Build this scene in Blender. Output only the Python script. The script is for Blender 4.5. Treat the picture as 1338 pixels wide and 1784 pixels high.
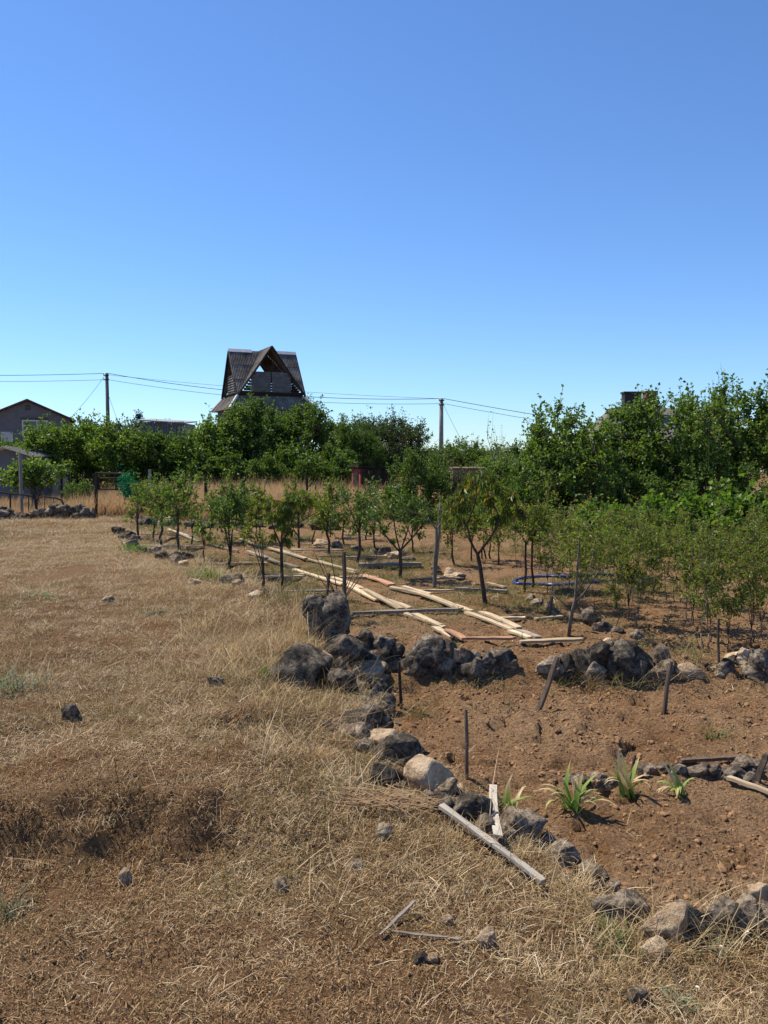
import bpy, bmesh, math, random
import numpy as np
from mathutils import Vector, Matrix, noise as mnoise

for o in list(bpy.data.objects): bpy.data.objects.remove(o)
S = bpy.context.scene
C = S.collection
R = math.radians
# ------------------------------------------------------------------ camera, sky, sun, exposure
FPX, CXP, CYP = 1400.0, 669.0, 892.0          # focal length and centre in photograph pixels
CAM_Z, PITCH = 1.65, math.atan(102 / 1400.0)
cam = bpy.data.cameras.new('camera'); co = bpy.data.objects.new('camera', cam); C.objects.link(co)
cam.sensor_fit = 'VERTICAL'; cam.sensor_height = 36; cam.lens = 36 * FPX / 1784
cam.clip_start = .05; cam.clip_end = 4000
co.location = (0, 0, CAM_Z); co.rotation_euler = (R(90) - PITCH, 0, 0)
S.camera = co
SUN_AZ, SUN_EL = R(-58), R(56)                # azimuth from +Y, negative to the left
w = bpy.data.worlds.new('World'); S.world = w; w.use_nodes = True
wn = w.node_tree; sky = wn.nodes.new('ShaderNodeTexSky'); sky.sky_type = 'NISHITA'
sky.sun_disc = False; sky.sun_elevation = SUN_EL; sky.sun_rotation = SUN_AZ
sky.altitude = 100; sky.air_density = 1.0; sky.dust_density = .05; sky.ozone_density = 2.2
tint = wn.nodes.new('ShaderNodeMix'); tint.data_type = 'RGBA'; tint.blend_type = 'MULTIPLY'; tint.inputs[0].default_value = 1
tint.inputs[7].default_value = (.62, .84, 1.14, 1); wn.links.new(sky.outputs[0], tint.inputs[6])
wn.links.new(tint.outputs[2], wn.nodes['Background'].inputs[0]); wn.nodes['Background'].inputs[1].default_value = .098
sl = bpy.data.lights.new('sun', 'SUN'); sl.energy = 4.8; sl.angle = R(.55); sl.color = (1, .9, .74)
so = bpy.data.objects.new('sun', sl); C.objects.link(so)
SD = Vector((math.sin(SUN_AZ) * math.cos(SUN_EL), math.cos(SUN_AZ) * math.cos(SUN_EL), math.sin(SUN_EL)))
so.rotation_euler = SD.to_track_quat('Z', 'Y').to_euler(); so.location = (-20, 15, 40)
S.view_settings.view_transform = 'Standard'; S.view_settings.look = 'None'
S.view_settings.exposure = .58; S.view_settings.gamma = 1
S.cycles.max_bounces = 6; S.cycles.transparent_max_bounces = 6

# ------------------------------------------------------------------ numeric helpers
def lat(ix, iy, s):
    n = (ix.astype(np.int64) * 374761393 + iy.astype(np.int64) * 668265263 + s * 974711) & 0x7fffffff
    n = ((n ^ (n >> 13)) * 1274126177) & 0x7fffffff
    return ((n ^ (n >> 16)) & 0xffff) / 65535.0
def vn(x, y, f, s=0):
    x = np.asarray(x, float) * f; y = np.asarray(y, float) * f
    ix = np.floor(x); iy = np.floor(y); fx = x - ix; fy = y - iy
    fx = fx * fx * (3 - 2 * fx); fy = fy * fy * (3 - 2 * fy)
    a = lat(ix, iy, s); b = lat(ix + 1, iy, s); c = lat(ix, iy + 1, s); d = lat(ix + 1, iy + 1, s)
    return (a + (b - a) * fx) * (1 - fy) + (c + (d - c) * fx) * fy - .5
def ss(a, b, x):
    t = np.clip((np.asarray(x, float) - a) / (b - a), 0, 1); return t * t * (3 - 2 * t)
WY = np.array([3.0, 3.2, 3.28, 3.55, 3.87, 4.18, 4.47, 5.08, 5.89, 7.2, 8.6, 10, 11, 13, 15.2, 18.5, 60])
WX = np.array([1.3, 1.05, .96, .84, .72, .54, .23, -.03, -.12, -.4, -.72, -1.5, -2.1, -3.1, -4.3, -6.2, -6.6])
def garden(x, y):                              # 1 on the garden side of the stone edging
    wob = vn(x, y, 2.2, 5) * .18
    return ss(-.14, .14, x - np.interp(y, WY, WX) + wob) * ss(-.1, .1, y - 3.22 + wob * .4)
def soil_mask(x, y):
    g = garden(x, y)
    back = 1 - ss(19.5, 21.5, y + vn(x, y, .8, 9) * 2)
    weed = ss(.02, .28, vn(x, y, .55, 31) + .6 * vn(x, y, 2.1, 32) - .05 * (x - .5) + .13 * (1 - ss(-.5, 2.5, x))) * ss(7.8, 10, y) * .85
    band = .55 * ss(.0, .4, vn(x, y, 1.7, 33)) * ss(6.4, 6.9, y) * (1 - ss(7.4, 8.2, y))
    return g * back * (1 - np.clip(weed + band, 0, .85))
def H(x, y):
    x = np.asarray(x, float); y = np.asarray(y, float)
    g = garden(x, y)
    wb = vn(x, y, 1.6, 1) * .35
    s = ss(3.55, 3.84, y + wb * .5 + vn(x, y, 5, 2) * .12 + vn(x, y, 14, 22) * .09 + .06 * np.abs(x + 1.3)); s2 = ss(2.6, 6.2, y)
    k = ss(-1.15, -.05, x)
    zl = -.245 * (1 - (s * (1 - k) + s2 * k)) + .03 * ss(-.2, .2, vn(x, y, .7, 3))
    zl = zl + vn(x, y, .33, 4) * .12 * ss(4, 9, y) + vn(x, y, 4.5, 6) * .045 + vn(x, y, 13, 7) * .026
    zl = zl - .10 * k * (1 - ss(7, 10, y)) * ss(3.5, 5, y)
    bedtop = ss(4.75, 5.15, y + vn(x, y, 1.2, 8) * .2)
    up = ss(6.75, 7.15, y)
    zg = -.30 - .10 * bedtop + .2 * up + .10 * ss(8, 20, y)
    zg = zg + vn(x, y, 1.1, 11) * .06 + (vn(x, y, 6, 12) * .055 + vn(x, y, 15, 13) * .05) * (1 - .6 * ss(7, 10, y))
    zg = zg - .055 * ss(.2, .34, vn(x, y, 8.5, 24)) * (1 - ss(7.5, 9, y))
    z = zl * (1 - g) + zg * g
    far = ss(19.5, 23, y)
    z = z * (1 - far) + far * (.02 + .3 * ss(22, 34, y) + vn(x, y, .15, 15) * .1)
    hill = ss(60, 260, np.hypot(x, y)) * 2.0
    return z + hill
def H1(x, y): return float(H(np.array([x]), np.array([y]))[0])
cp, sp = math.cos(PITCH), math.sin(PITCH)
def ray(px, py):
    u = (px - CXP) / FPX; v = -(py - CYP) / FPX
    return np.array([u, cp + v * sp, -sp + v * cp])
def at(px, py, Y):                             # world point on the sight line at depth Y
    d = ray(px, py); t = Y / d[1]; return Vector((d[0] * t, Y, CAM_Z + d[2] * t))
_T = np.concatenate([np.arange(1.5, 12, .01), np.arange(12, 60, .04)])
def gp(px, py):                                # ground point under a pixel
    d = ray(px, py); d = d / d[1]
    x = d[0] * _T; z = CAM_Z + d[2] * _T; h = H(x, _T)
    i = int(np.argmax(z <= h)) if np.any(z <= h) else len(_T) - 1
    return Vector((x[i], _T[i], h[i]))
def pxm(Y): return Y / FPX                     # metres for a photograph pixel at depth Y

# ------------------------------------------------------------------ mesh helpers
def mesh_np(name, V, Fs):
    me = bpy.data.meshes.new(name); V = np.asarray(V, np.float32).reshape(-1, 3)
    if isinstance(Fs, np.ndarray): Fs = [Fs]
    Fs = [np.asarray(f, np.int32) for f in Fs if len(f)]
    me.vertices.add(len(V)); me.vertices.foreach_set('co', V.ravel())
    nl = sum(f.size for f in Fs); nf = sum(len(f) for f in Fs)
    me.loops.add(nl); me.polygons.add(nf)
    me.loops.foreach_set('vertex_index', np.concatenate([f.ravel() for f in Fs]))
    cnt = np.concatenate([np.full(len(f), f.shape[1], np.int32) for f in Fs])
    st = np.zeros(nf, np.int32); st[1:] = np.cumsum(cnt)[:-1]
    me.polygons.foreach_set('loop_start', st)
    me.polygons.foreach_set('use_smooth', np.zeros(nf, bool)); me.update(calc_edges=True); me.validate()
    return me
def link(name, me, mat=None, parent=None, loc=None, rot=None, scale=None, smooth=False):
    o = bpy.data.objects.new(name, me); C.objects.link(o)
    if mat is not None and me is not None and not me.materials: me.materials.append(mat)
    if smooth: me.polygons.foreach_set('use_smooth', np.ones(len(me.polygons), bool))
    if loc is not None: o.location = loc
    if rot is not None: o.rotation_euler = rot
    if scale is not None: o.scale = scale
    if parent: o.parent = parent
    return o
def tag(o, label, cat=None, group=None, kind=None):
    if label: o['label'] = label
    if cat: o['category'] = cat
    if group: o['group'] = group
    if kind: o['kind'] = kind
    return o
def thing(name, label, cat, loc=(0, 0, 0), rz=0, group=None):
    o = bpy.data.objects.new(name, None); C.objects.link(o); o.empty_display_size = .1
    o.location = loc; o.rotation_euler = (0, 0, rz); return tag(o, label, cat, group)
def dup(root, loc, rz=0, scale=None, label=None, group=None):
    r = root.copy(); C.objects.link(r); r.location = loc; r.rotation_euler = (0, 0, rz)
    if scale: r.scale = scale
    if label: r['label'] = label
    if group: r['group'] = group
    for ch in list(root.children):
        c = ch.copy(); C.objects.link(c); c.parent = r
        for g in list(ch.children):
            d = g.copy(); C.objects.link(d); d.parent = c
    return r
class MB:
    def __init__(s): s.V = []; s.Q = []; s.T = []; s.n = 0
    def add(s, V, Q=(), T=()):
        V = np.asarray(V, float).reshape(-1, 3); s.V.append(V)
        if len(Q): s.Q.append(np.asarray(Q, int).reshape(-1, 4) + s.n)
        if len(T): s.T.append(np.asarray(T, int).reshape(-1, 3) + s.n)
        s.n += len(V)
    def box(s, a, b, M=None):
        a = np.array(a, float); b = np.array(b, float)
        V = np.array([[(a, b)[i][0], (a, b)[j][1], (a, b)[k][2]] for k in (0, 1) for j in (0, 1) for i in (0, 1)])
        if M is not None: V = np.array([list(M @ Vector(v)) for v in V])
        s.add(V, [[0, 2, 3, 1], [4, 5, 7, 6], [0, 1, 5, 4], [2, 6, 7, 3], [0, 4, 6, 2], [1, 3, 7, 5]])
    def tube(s, P, rad, n=5, cap=True):
        P = np.asarray(P, float); m = len(P); rad = np.broadcast_to(np.asarray(rad, float), (m,))
        T = np.gradient(P, axis=0); T /= np.linalg.norm(T, axis=1)[:, None] + 1e-9
        up = np.array([0, 0, 1.]) if abs(T[:, 2].mean()) < .8 else np.array([1., 0, 0])
        A = np.cross(T, up); A /= np.linalg.norm(A, axis=1)[:, None] + 1e-9; B = np.cross(T, A)
        th = np.arange(n) * 2 * math.pi / n
        V = P[:, None] + rad[:, None, None] * (A[:, None] * np.cos(th)[None, :, None] + B[:, None] * np.sin(th)[None, :, None])
        Q = []
        for i in range(m - 1):
            for j in range(n): Q.append([i * n + j, i * n + (j + 1) % n, (i + 1) * n + (j + 1) % n, (i + 1) * n + j])
        V = V.reshape(-1, 3); Tt = []
        if cap:
            V = np.vstack([V, P[:1], P[-1:]]); a = m * n
            for j in range(n): Tt += [[a, (j + 1) % n, j], [a + 1, (m - 1) * n + j, (m - 1) * n + (j + 1) % n]]
        s.add(V, Q, Tt)
    def mesh(s, name):
        Fs = []
        if s.Q: Fs.append(np.vstack(s.Q))
        if s.T: Fs.append(np.vstack(s.T))
        return mesh_np(name, np.vstack(s.V), Fs)
    def build(s, name, mat, parent=None, **k): return link(name, s.mesh(name), mat, parent, **k)

# ------------------------------------------------------------------ materials
def mat(name, rough=.9, spec=.2):
    m = bpy.data.materials.new(name); m.use_nodes = True
    n = m.node_tree.nodes; b = n['Principled BSDF']
    b.inputs['Roughness'].default_value = rough; b.inputs['Specular IOR Level'].default_value = spec
    return m, m.node_tree, b
def N(t, typ, **kw):
    n = t.nodes.new(typ)
    for k, v in kw.items():
        if k in n.inputs: n.inputs[k].default_value = v
        else: setattr(n, k, v)
    return n
def ramp(t, fac, stops, interp='LINEAR'):
    r = t.nodes.new('ShaderNodeValToRGB'); r.color_ramp.interpolation = interp
    e = r.color_ramp.elements
    while len(e) < len(stops): e.new(.5)
    for i, (p, c) in enumerate(stops): e[i].position = p; e[i].color = tuple(c) + (1,)
    t.links.new(fac, r.inputs[0]); return r.outputs[0]
def mixc(t, fac, a, b, mode='MIX'):
    m = t.nodes.new('ShaderNodeMix'); m.data_type = 'RGBA'; m.blend_type = mode
    for i, v in ((0, fac), (6, a), (7, b)):
        if isinstance(v, (int, float)): m.inputs[i].default_value = v
        elif isinstance(v, tuple): m.inputs[i].default_value = v + (1,) if len(v) == 3 else v
        else: t.links.new(v, m.inputs[i])
    return m.outputs[2]
def bump(t, b, h, strength=.5, dist=.02):
    n = N(t, 'ShaderNodeBump', Strength=strength, Distance=dist); t.links.new(h, n.inputs['Height']); t.links.new(n.outputs[0], b.inputs['Normal'])
def tex(t, scale, detail=5, rough=.6, coord='Object', typ='ShaderNodeTexNoise'):
    tc = t.nodes.new('ShaderNodeTexCoord') if coord != 'World' else t.nodes.new('ShaderNodeNewGeometry')
    n = t.nodes.new(typ); n.inputs['Scale'].default_value = scale
    if typ == 'ShaderNodeTexNoise': n.inputs['Detail'].default_value = detail; n.inputs['Roughness'].default_value = rough
    t.links.new(tc.outputs['Position' if coord == 'World' else coord], n.inputs['Vector']); return n.outputs[0]

def leaf_mat(name, cols, trans=.35, gloss=.35, rough=.45, tt=(1.25, 1.35, .55)):
    m, t, b = mat(name, rough, gloss)
    g = t.nodes.new('ShaderNodeNewGeometry')
    n = len(cols); c = ramp(t, g.outputs['Random Per Island'], [(i / max(1, n - 1) if n > 1 else 0, k) for i, k in enumerate(cols)])
    t.links.new(c, b.inputs['Base Color'])
    tr = t.nodes.new('ShaderNodeBsdfTranslucent')
    tc = mixc(t, 1.0, c, tt, 'MULTIPLY'); t.links.new(tc, tr.inputs[0])
    mx = t.nodes.new('ShaderNodeMixShader'); mx.inputs[0].default_value = trans
    t.links.new(b.outputs[0], mx.inputs[1]); t.links.new(tr.outputs[0], mx.inputs[2])
    t.links.new(mx.outputs[0], t.nodes['Material Output'].inputs[0]); return m
def noise_mat(name, stops, scale=8, rough=.9, spec=.2, bs=.4, bd=.02, coord='Object', stretch=None, detail=6):
    m, t, b = mat(name, rough, spec)
    tc = t.nodes.new('ShaderNodeTexCoord'); n = N(t, 'ShaderNodeTexNoise', Scale=scale, Detail=detail, Roughness=.62)
    v = tc.outputs[coord]
    oi = t.nodes.new('ShaderNodeObjectInfo'); ad = N(t, 'ShaderNodeVectorMath', operation='MULTIPLY_ADD')
    cr = t.nodes.new('ShaderNodeCombineXYZ'); 
    for i in range(3): t.links.new(oi.outputs['Random'], cr.inputs[i])
    ad.inputs[1].default_value = (37, 53, 71); t.links.new(cr.outputs[0], ad.inputs[0]); t.links.new(v, ad.inputs[2]); v = ad.outputs[0]
    if stretch:
        mp = t.nodes.new('ShaderNodeMapping'); mp.inputs['Scale'].default_value = stretch; t.links.new(v, mp.inputs[0]); v = mp.outputs[0]
    t.links.new(v, n.inputs['Vector'])
    c = ramp(t, n.outputs[0], stops)
    vv = N(t, 'ShaderNodeHueSaturation'); mr = N(t, 'ShaderNodeMapRange'); mr.inputs[3].default_value = .72; mr.inputs[4].default_value = 1.25
    t.links.new(oi.outputs['Random'], mr.inputs[0]); t.links.new(mr.outputs[0], vv.inputs['Value']); t.links.new(c, vv.inputs['Color'])
    t.links.new(vv.outputs[0], b.inputs['Base Color'])
    if bs: bump(t, b, n.outputs[0], bs, bd)
    return m
M = {}
def rock_mat(name, dark, mid, pale, dk=1.):
    m, t, b = mat(name, .95, .1)
    oi = t.nodes.new('ShaderNodeObjectInfo'); g = t.nodes.new('ShaderNodeNewGeometry')
    n1 = N(t, 'ShaderNodeTexNoise', Scale=10., Detail=8, Roughness=.7); n2 = N(t, 'ShaderNodeTexNoise', Scale=34., Detail=6, Roughness=.75)
    n3 = N(t, 'ShaderNodeTexNoise', Scale=11., Detail=5, Roughness=.6); vo = N(t, 'ShaderNodeTexVoronoi', Scale=55.)
    for n in (n1, n2, vo): t.links.new(g.outputs['Position'], n.inputs['Vector'])
    ofs = N(t, 'ShaderNodeVectorMath', operation='ADD'); ofs.inputs[1].default_value = (9.3, 4.1, 2.2)
    t.links.new(g.outputs['Position'], ofs.inputs[0]); t.links.new(ofs.outputs[0], n3.inputs['Vector'])
    c = ramp(t, n1.outputs[0], [(.34, dark), (.47, mid), (.6, pale), (.74, mid)])
    c = mixc(t, ramp(t, n2.outputs[0], [(.46, (0, 0, 0)), (.64, (dk, dk, dk))]), c, dark)
    c = mixc(t, ramp(t, n3.outputs[0], [(.62, (0, 0, 0)), (.7, (.45, .45, .45))]), c, tuple(min(.6, k * 1.35) for k in pale))
    hs = N(t, 'ShaderNodeHueSaturation'); mr = N(t, 'ShaderNodeMapRange'); mr.inputs[3].default_value = .7; mr.inputs[4].default_value = 1.3
    t.links.new(oi.outputs['Random'], mr.inputs[0]); t.links.new(mr.outputs[0], hs.inputs['Value']); t.links.new(c, hs.inputs['Color'])
    t.links.new(hs.outputs[0], b.inputs['Base Color'])
    ad = N(t, 'ShaderNodeMath', operation='ADD'); t.links.new(n2.outputs[0], ad.inputs[0]); t.links.new(n1.outputs[0], ad.inputs[1])
    bump(t, b, ad.outputs[0], .9, .035); return m
M['rock'] = rock_mat('rock_grey', (.035, .028, .022), (.115, .096, .076), (.3, .25, .19))
M['rock_pale'] = rock_mat('rock_pale', (.24, .165, .105), (.47, .335, .215), (.62, .49, .34), .5)
M['rock_mid'] = rock_mat('rock_mid', (.08, .062, .045), (.24, .19, .14), (.46, .37, .27))
M['plank'] = noise_mat('pine_plank', [(.3, (.27, .195, .12)), (.5, (.49, .385, .25)), (.7, (.62, .51, .35))], 5, .8, .2, .3, .004, stretch=(.6, 9, 9))
M['plank_red'] = noise_mat('red_plank', [(.3, (.25, .11, .065)), (.5, (.4, .215, .13)), (.7, (.5, .34, .21))], 5, .8, .2, .3, .004, stretch=(.6, 9, 9))
M['plank_grey'] = noise_mat('grey_plank', [(.3, (.1, .082, .066)), (.5, (.24, .2, .165)), (.7, (.36, .31, .255))], 5, .85, .2, .4, .004, stretch=(.5, 10, 10))
M['plank_white'] = noise_mat('white_plank', [(.3, (.14, .118, .095)), (.45, (.4, .36, .3)), (.7, (.52, .48, .41))], 6, .85, .2, .3, .004, stretch=(.5, 7, 7))
M['stake'] = noise_mat('stake_wood', [(.3, (.055, .04, .03)), (.6, (.14, .105, .078)), (.8, (.2, .16, .12))], 6, .9, .2, .5, .004, stretch=(9, 9, .7))
M['bark'] = noise_mat('bark', [(.3, (.035, .025, .02)), (.6, (.1, .075, .058)), (.8, (.16, .125, .1))], 30, .95, .1, .6, .006, stretch=(1, 1, .4))
M['bark_pale'] = noise_mat('bark_pale', [(.3, (.1, .085, .07)), (.6, (.2, .175, .15)), (.8, (.3, .27, .23))], 24, .95, .1, .5, .006, stretch=(1, 1, .4))
M['iron'] = noise_mat('rusty_iron', [(.3, (.016, .012, .011)), (.6, (.045, .03, .024)), (.8, (.09, .05, .034))], 20, .8, .3, .2, .003)
M['concrete'] = noise_mat('concrete', [(.3, (.17, .16, .15)), (.6, (.29, .275, .255)), (.8, (.36, .34, .32))], 9, .95, .15, .3, .006)
BARE = lambda x, y: ss(.04, .17, vn(x, y, .8, 111) + .45 * vn(x, y, 2.7, 112) + .2 * (1 - ss(-1.5, -.6, x)) * (1 - ss(2.9, 3.6, y)) + .22 * np.exp(-((y - 3.62) / .2) ** 2) * (1 - ss(-.8, -.3, x)) - .3 * ss(4, 5.5, y))
# ------------------------------------------------------------------ ground
def axis(segs):
    out = [segs[0][0]]
    for a, b, st in segs:
        n = max(1, int(round((b - a) / st))); out += list(np.linspace(a, b, n + 1)[1:])
    return np.array(out)
def geo(a, b, s0, k):
    out = [a]; s = s0
    while out[-1] < b: out.append(out[-1] + s); s *= k
    return out
gx = geo(9, 900, .25, 1.25); gx = np.array([-v for v in gx[::-1]] + list(axis([(-9, -4, .12), (-4, 3.6, .03), (3.6, 9, .12)]))[1:-1] + gx)
gy = np.array([-900, -500, -250, -120, -60, -30, -15, -8, -4, -2, -1, 0, .6, 1.0] + list(axis([(1.3, 5.6, .024), (5.6, 9, .05), (9, 24, .11), (24, 36, .6)])) + geo(37, 1200, 1.2, 1.2))
GX, GY = np.meshgrid(gx, gy); GZ = H(GX, GY)
nx, ny = len(gx), len(gy)
idx = np.arange(nx * ny).reshape(ny, nx)
F = np.stack([idx[:-1, :-1], idx[:-1, 1:], idx[1:, 1:], idx[1:, :-1]], -1).reshape(-1, 4)
gm = mesh_np('ground', np.stack([GX, GY, GZ], -1).reshape(-1, 3), F)
a = gm.attributes.new('soil', 'FLOAT', 'POINT'); a.data.foreach_set('value', soil_mask(GX, GY).ravel().astype(np.float32))
bare = BARE
a = gm.attributes.new('bare', 'FLOAT', 'POINT'); a.data.foreach_set('value', BARE(GX, GY).ravel().astype(np.float32))
m, t, b = mat('earth', .97, .08)
at_ = N(t, 'ShaderNodeAttribute', attribute_name='soil')
big = tex(t, .9, 5, .6, 'World'); med = tex(t, 6., 8, .7, 'World'); fine = tex(t, 55., 8, .75, 'World')
vor = N(t, 'ShaderNodeTexVoronoi', Scale=70.); gg = t.nodes.new('ShaderNodeNewGeometry'); t.links.new(gg.outputs['Position'], vor.inputs['Vector'])
soilc = ramp(t, med, [(.28, (.2, .108, .052)), (.5, (.32, .185, .092)), (.72, (.43, .272, .145))])
soilc = mixc(t, ramp(t, big, [(.4, (0, 0, 0)), (.62, (.75, .75, .75))]), soilc, (.4, .262, .148))
soilc = mixc(t, ramp(t, fine, [(.38, (.95, .95, .95)), (.53, (0, 0, 0))]), soilc, (.085, .047, .027))
dryc = ramp(t, med, [(.3, (.14, .088, .04)), (.5, (.27, .18, .082)), (.7, (.4, .28, .135))])
dryc = mixc(t, ramp(t, fine, [(.38, (.8, .8, .8)), (.52, (0, 0, 0))]), dryc, (.08, .054, .03))
dryc = mixc(t, ramp(t, big, [(.46, (0, 0, 0)), (.66, (.7, .7, .7))]), dryc, (.27, .125, .052))
dryc = mixc(t, ramp(t, tex(t, .45, 4, .6, 'World'), [(.42, (0, 0, 0)), (.62, (.7, .7, .7))]), dryc, (.12, .066, .032))
ba = N(t, 'ShaderNodeAttribute', attribute_name='bare'); dryc = mixc(t, ba.outputs['Fac'], dryc, mixc(t, .5, soilc, (.17, .1, .05)))
sharp = mixc(t, .25, at_.outputs['Fac'], med); fac = ramp(t, sharp, [(.3, (0, 0, 0)), (.55, (1, 1, 1))])
col = mixc(t, fac, dryc, soilc)
col = mixc(t, ramp(t, vor.outputs['Color'], [(.9, (0, 0, 0)), (.96, (.6, .6, .6))]), col, (.42, .32, .22))
t.links.new(col, b.inputs['Base Color'])
ad = N(t, 'ShaderNodeMath', operation='MULTIPLY_ADD'); t.links.new(med, ad.inputs[0]); ad.inputs[1].default_value = 2.; t.links.new(fine, ad.inputs[2])
bump(t, b, ad.outputs[0], 1., .045)
gr = link('ground', gm, m, smooth=True); tag(gr, None, kind='structure')

# ------------------------------------------------------------------ scattered ground cover
def scatter(name, P, rot, scl, protos, kind_label, category):
    me = bpy.data.meshes.new(name); me.vertices.add(len(P)); me.vertices.foreach_set('co', np.asarray(P, np.float32).ravel())
    a = me.attributes.new('rot', 'FLOAT_VECTOR', 'POINT'); a.data.foreach_set('vector', np.asarray(rot, np.float32).ravel())
    a = me.attributes.new('scl', 'FLOAT_VECTOR', 'POINT'); a.data.foreach_set('vector', np.asarray(scl, np.float32).ravel())
    rs = np.random.default_rng(len(P)); a = me.attributes.new('pick', 'INT', 'POINT'); a.data.foreach_set('value', rs.integers(0, len(protos), len(P)).astype(np.int32))
    col = bpy.data.collections.new(name + '_pieces')
    for i, (pm, mt) in enumerate(protos):
        pm.materials.append(mt); col.objects.link(bpy.data.objects.new('%s_piece_%02d' % (name, i), pm))
    ng = bpy.data.node_groups.new(name, 'GeometryNodeTree')
    ng.interface.new_socket('Geometry', in_out='INPUT', socket_type='NodeSocketGeometry'); ng.interface.new_socket('Geometry', in_out='OUTPUT', socket_type='NodeSocketGeometry')
    gi = ng.nodes.new('NodeGroupInput'); go = ng.nodes.new('NodeGroupOutput')
    ip = ng.nodes.new('GeometryNodeInstanceOnPoints'); ci = ng.nodes.new('GeometryNodeCollectionInfo')
    ci.inputs['Collection'].default_value = col; ci.inputs['Separate Children'].default_value = True; ci.inputs['Reset Children'].default_value = True
    def na(nm, ty):
        n = ng.nodes.new('GeometryNodeInputNamedAttribute'); n.data_type = ty; n.inputs['Name'].default_value = nm
        return [s for s in n.outputs if s.name == 'Attribute' and s.enabled][0]
    L = ng.links.new
    L(gi.outputs[0], ip.inputs['Points']); L(ci.outputs[0], ip.inputs['Instance']); ip.inputs['Pick Instance'].default_value = True
    L(na('pick', 'INT'), ip.inputs['Instance Index']); L(na('rot', 'FLOAT_VECTOR'), ip.inputs['Rotation']); L(na('scl', 'FLOAT_VECTOR'), ip.inputs['Scale'])
    L(ip.outputs[0], go.inputs[0])
    o = link(name, me); md = o.modifiers.new('scatter', 'NODES'); md.node_group = ng
    return tag(o, kind_label, category, kind='stuff')
def clump(rng, n, h, hs, spread, width, lean, curl=.5, name='blades'):
    """n thin tapering blades rising from a patch"""
    bx = rng.normal(0, spread, n); by = rng.normal(0, spread, n); L = h * rng.lognormal(0, hs, n)
    az = rng.uniform(0, 2 * math.pi, n); le = np.abs(rng.normal(lean, .3, n)); dx = np.cos(az); dy = np.sin(az)
    ts = np.array([0, .45, .8, 1.]); wd = width * rng.uniform(.6, 1.4, n)
    V = np.zeros((n, 7, 3)); px = bx.copy(); py = by.copy(); pz = np.full(n, -.012); k = 0
    sx, sy = -dy, dx
    for i, tt in enumerate(ts):
        if i:
            dl = (ts[i] - ts[i - 1]) * L; ang = np.minimum(le + curl * tt, 1.62); px = px + dx * np.sin(ang) * dl; py = py + dy * np.sin(ang) * dl; pz = np.maximum(pz + np.cos(ang) * dl, .003)
        ww = wd * (1, .85, .5, 0)[i] / 2
        if i < 3:
            V[:, 2 * i] = np.stack([px - sx * ww, py - sy * ww, pz], -1); V[:, 2 * i + 1] = np.stack([px + sx * ww, py + sy * ww, pz], -1)
        else: V[:, 6] = np.stack([px, py, pz], -1)
    o = (np.arange(n) * 7)[:, None]
    Q = np.vstack([o + np.array([0, 1, 3, 2]), o + np.array([2, 3, 5, 4])]); T = o + np.array([4, 5, 6])
    return mesh_np(name, V.reshape(-1, 3), [Q, T])
def rnd_region(rng, n, x0, x1, y0, y1, dens):
    x = rng.uniform(x0, x1, n); y = rng.uniform(y0, y1, n); k = rng.random(n) < dens(x, y); x = x[k]; y = y[k]
    vis = np.abs(x) < y * .55 + 2.2; x = x[vis]; y = y[vis]
    return np.stack([x, y, H(x, y)], -1)
def rs_(rng, P, lo, hi, tilt=.12):
    n = len(P); s = rng.uniform(lo, hi, n); return np.stack([rng.normal(0, tilt, n), rng.normal(0, tilt, n), rng.uniform(0, 6.28, n)], -1), np.stack([s, s, s * rng.uniform(.7, 1.3, n)], -1)
def rock_mesh(seed, sub=4, cuts=10, amp=.16, name='stone', klo=.46):
    rr = random.Random(seed); bm = bmesh.new(); bmesh.ops.create_icosphere(bm, subdivisions=sub, radius=1)
    pl = []
    for _ in range(cuts):
        d = Vector((rr.gauss(0, 1), rr.gauss(0, 1), rr.gauss(0, .8))).normalized(); pl.append((d, rr.uniform(klo, .8)))
    off = Vector((rr.uniform(0, 99), rr.uniform(0, 99), rr.uniform(0, 99)))
    for v in bm.verts:
        p = v.co.copy()
        for d, k in pl:
            e = p.dot(d) - k
            if e > 0: p -= d * e * .97
        n = p.normalized()
        a = mnoise.fractal(p * 1.5 + off, 1., 2., 3) * amp + mnoise.fractal(p * 5 + off, .8, 2., 4) * amp * .36
        a += mnoise.fractal(p * 11 + off, .8, 2., 3) * amp * .17 * (sub > 2)
        a -= max(0, .18 - mnoise.voronoi(p * 2.4 + off)[0][0]) * .35 * (sub > 2)
        v.co = p + n * a
    lo = [min(v.co[i] for v in bm.verts) for i in range(3)]; hi = [max(v.co[i] for v in bm.verts) for i in range(3)]
    for v in bm.verts: v.co = Vector([(v.co[i] - (lo[i] + hi[i]) / 2) / (hi[i] - lo[i]) for i in range(3)])
    me = bpy.data.meshes.new(name); bm.to_mesh(me); bm.free()
    for p in me.polygons: p.use_smooth = True
    return me
rng = np.random.default_rng(7)
straw = leaf_mat('dry_grass_blades', [(.15, .095, .042), (.36, .255, .118), (.52, .4, .215), (.22, .14, .062), (.7, .57, .36), (.31, .225, .098)], .3, .2, .6, (1.15, 1.05, .85))
straw2 = leaf_mat('straw_litter', [(.3, .205, .1), (.52, .4, .225), (.16, .1, .05), (.72, .6, .41), (.38, .27, .135)], .2, .25, .55, (1.15, 1.05, .85))
tallm = leaf_mat('tall_dry_grass', [(.4, .28, .16), (.5, .37, .22), (.33, .21, .11), (.55, .43, .28)], .4, .2, .6, (1.15, 1.05, .85))
greenm = leaf_mat('green_weed_blades', [(.07, .1, .03), (.11, .14, .045), (.16, .17, .06), (.2, .17, .08)], .35, .2, .6)
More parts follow.
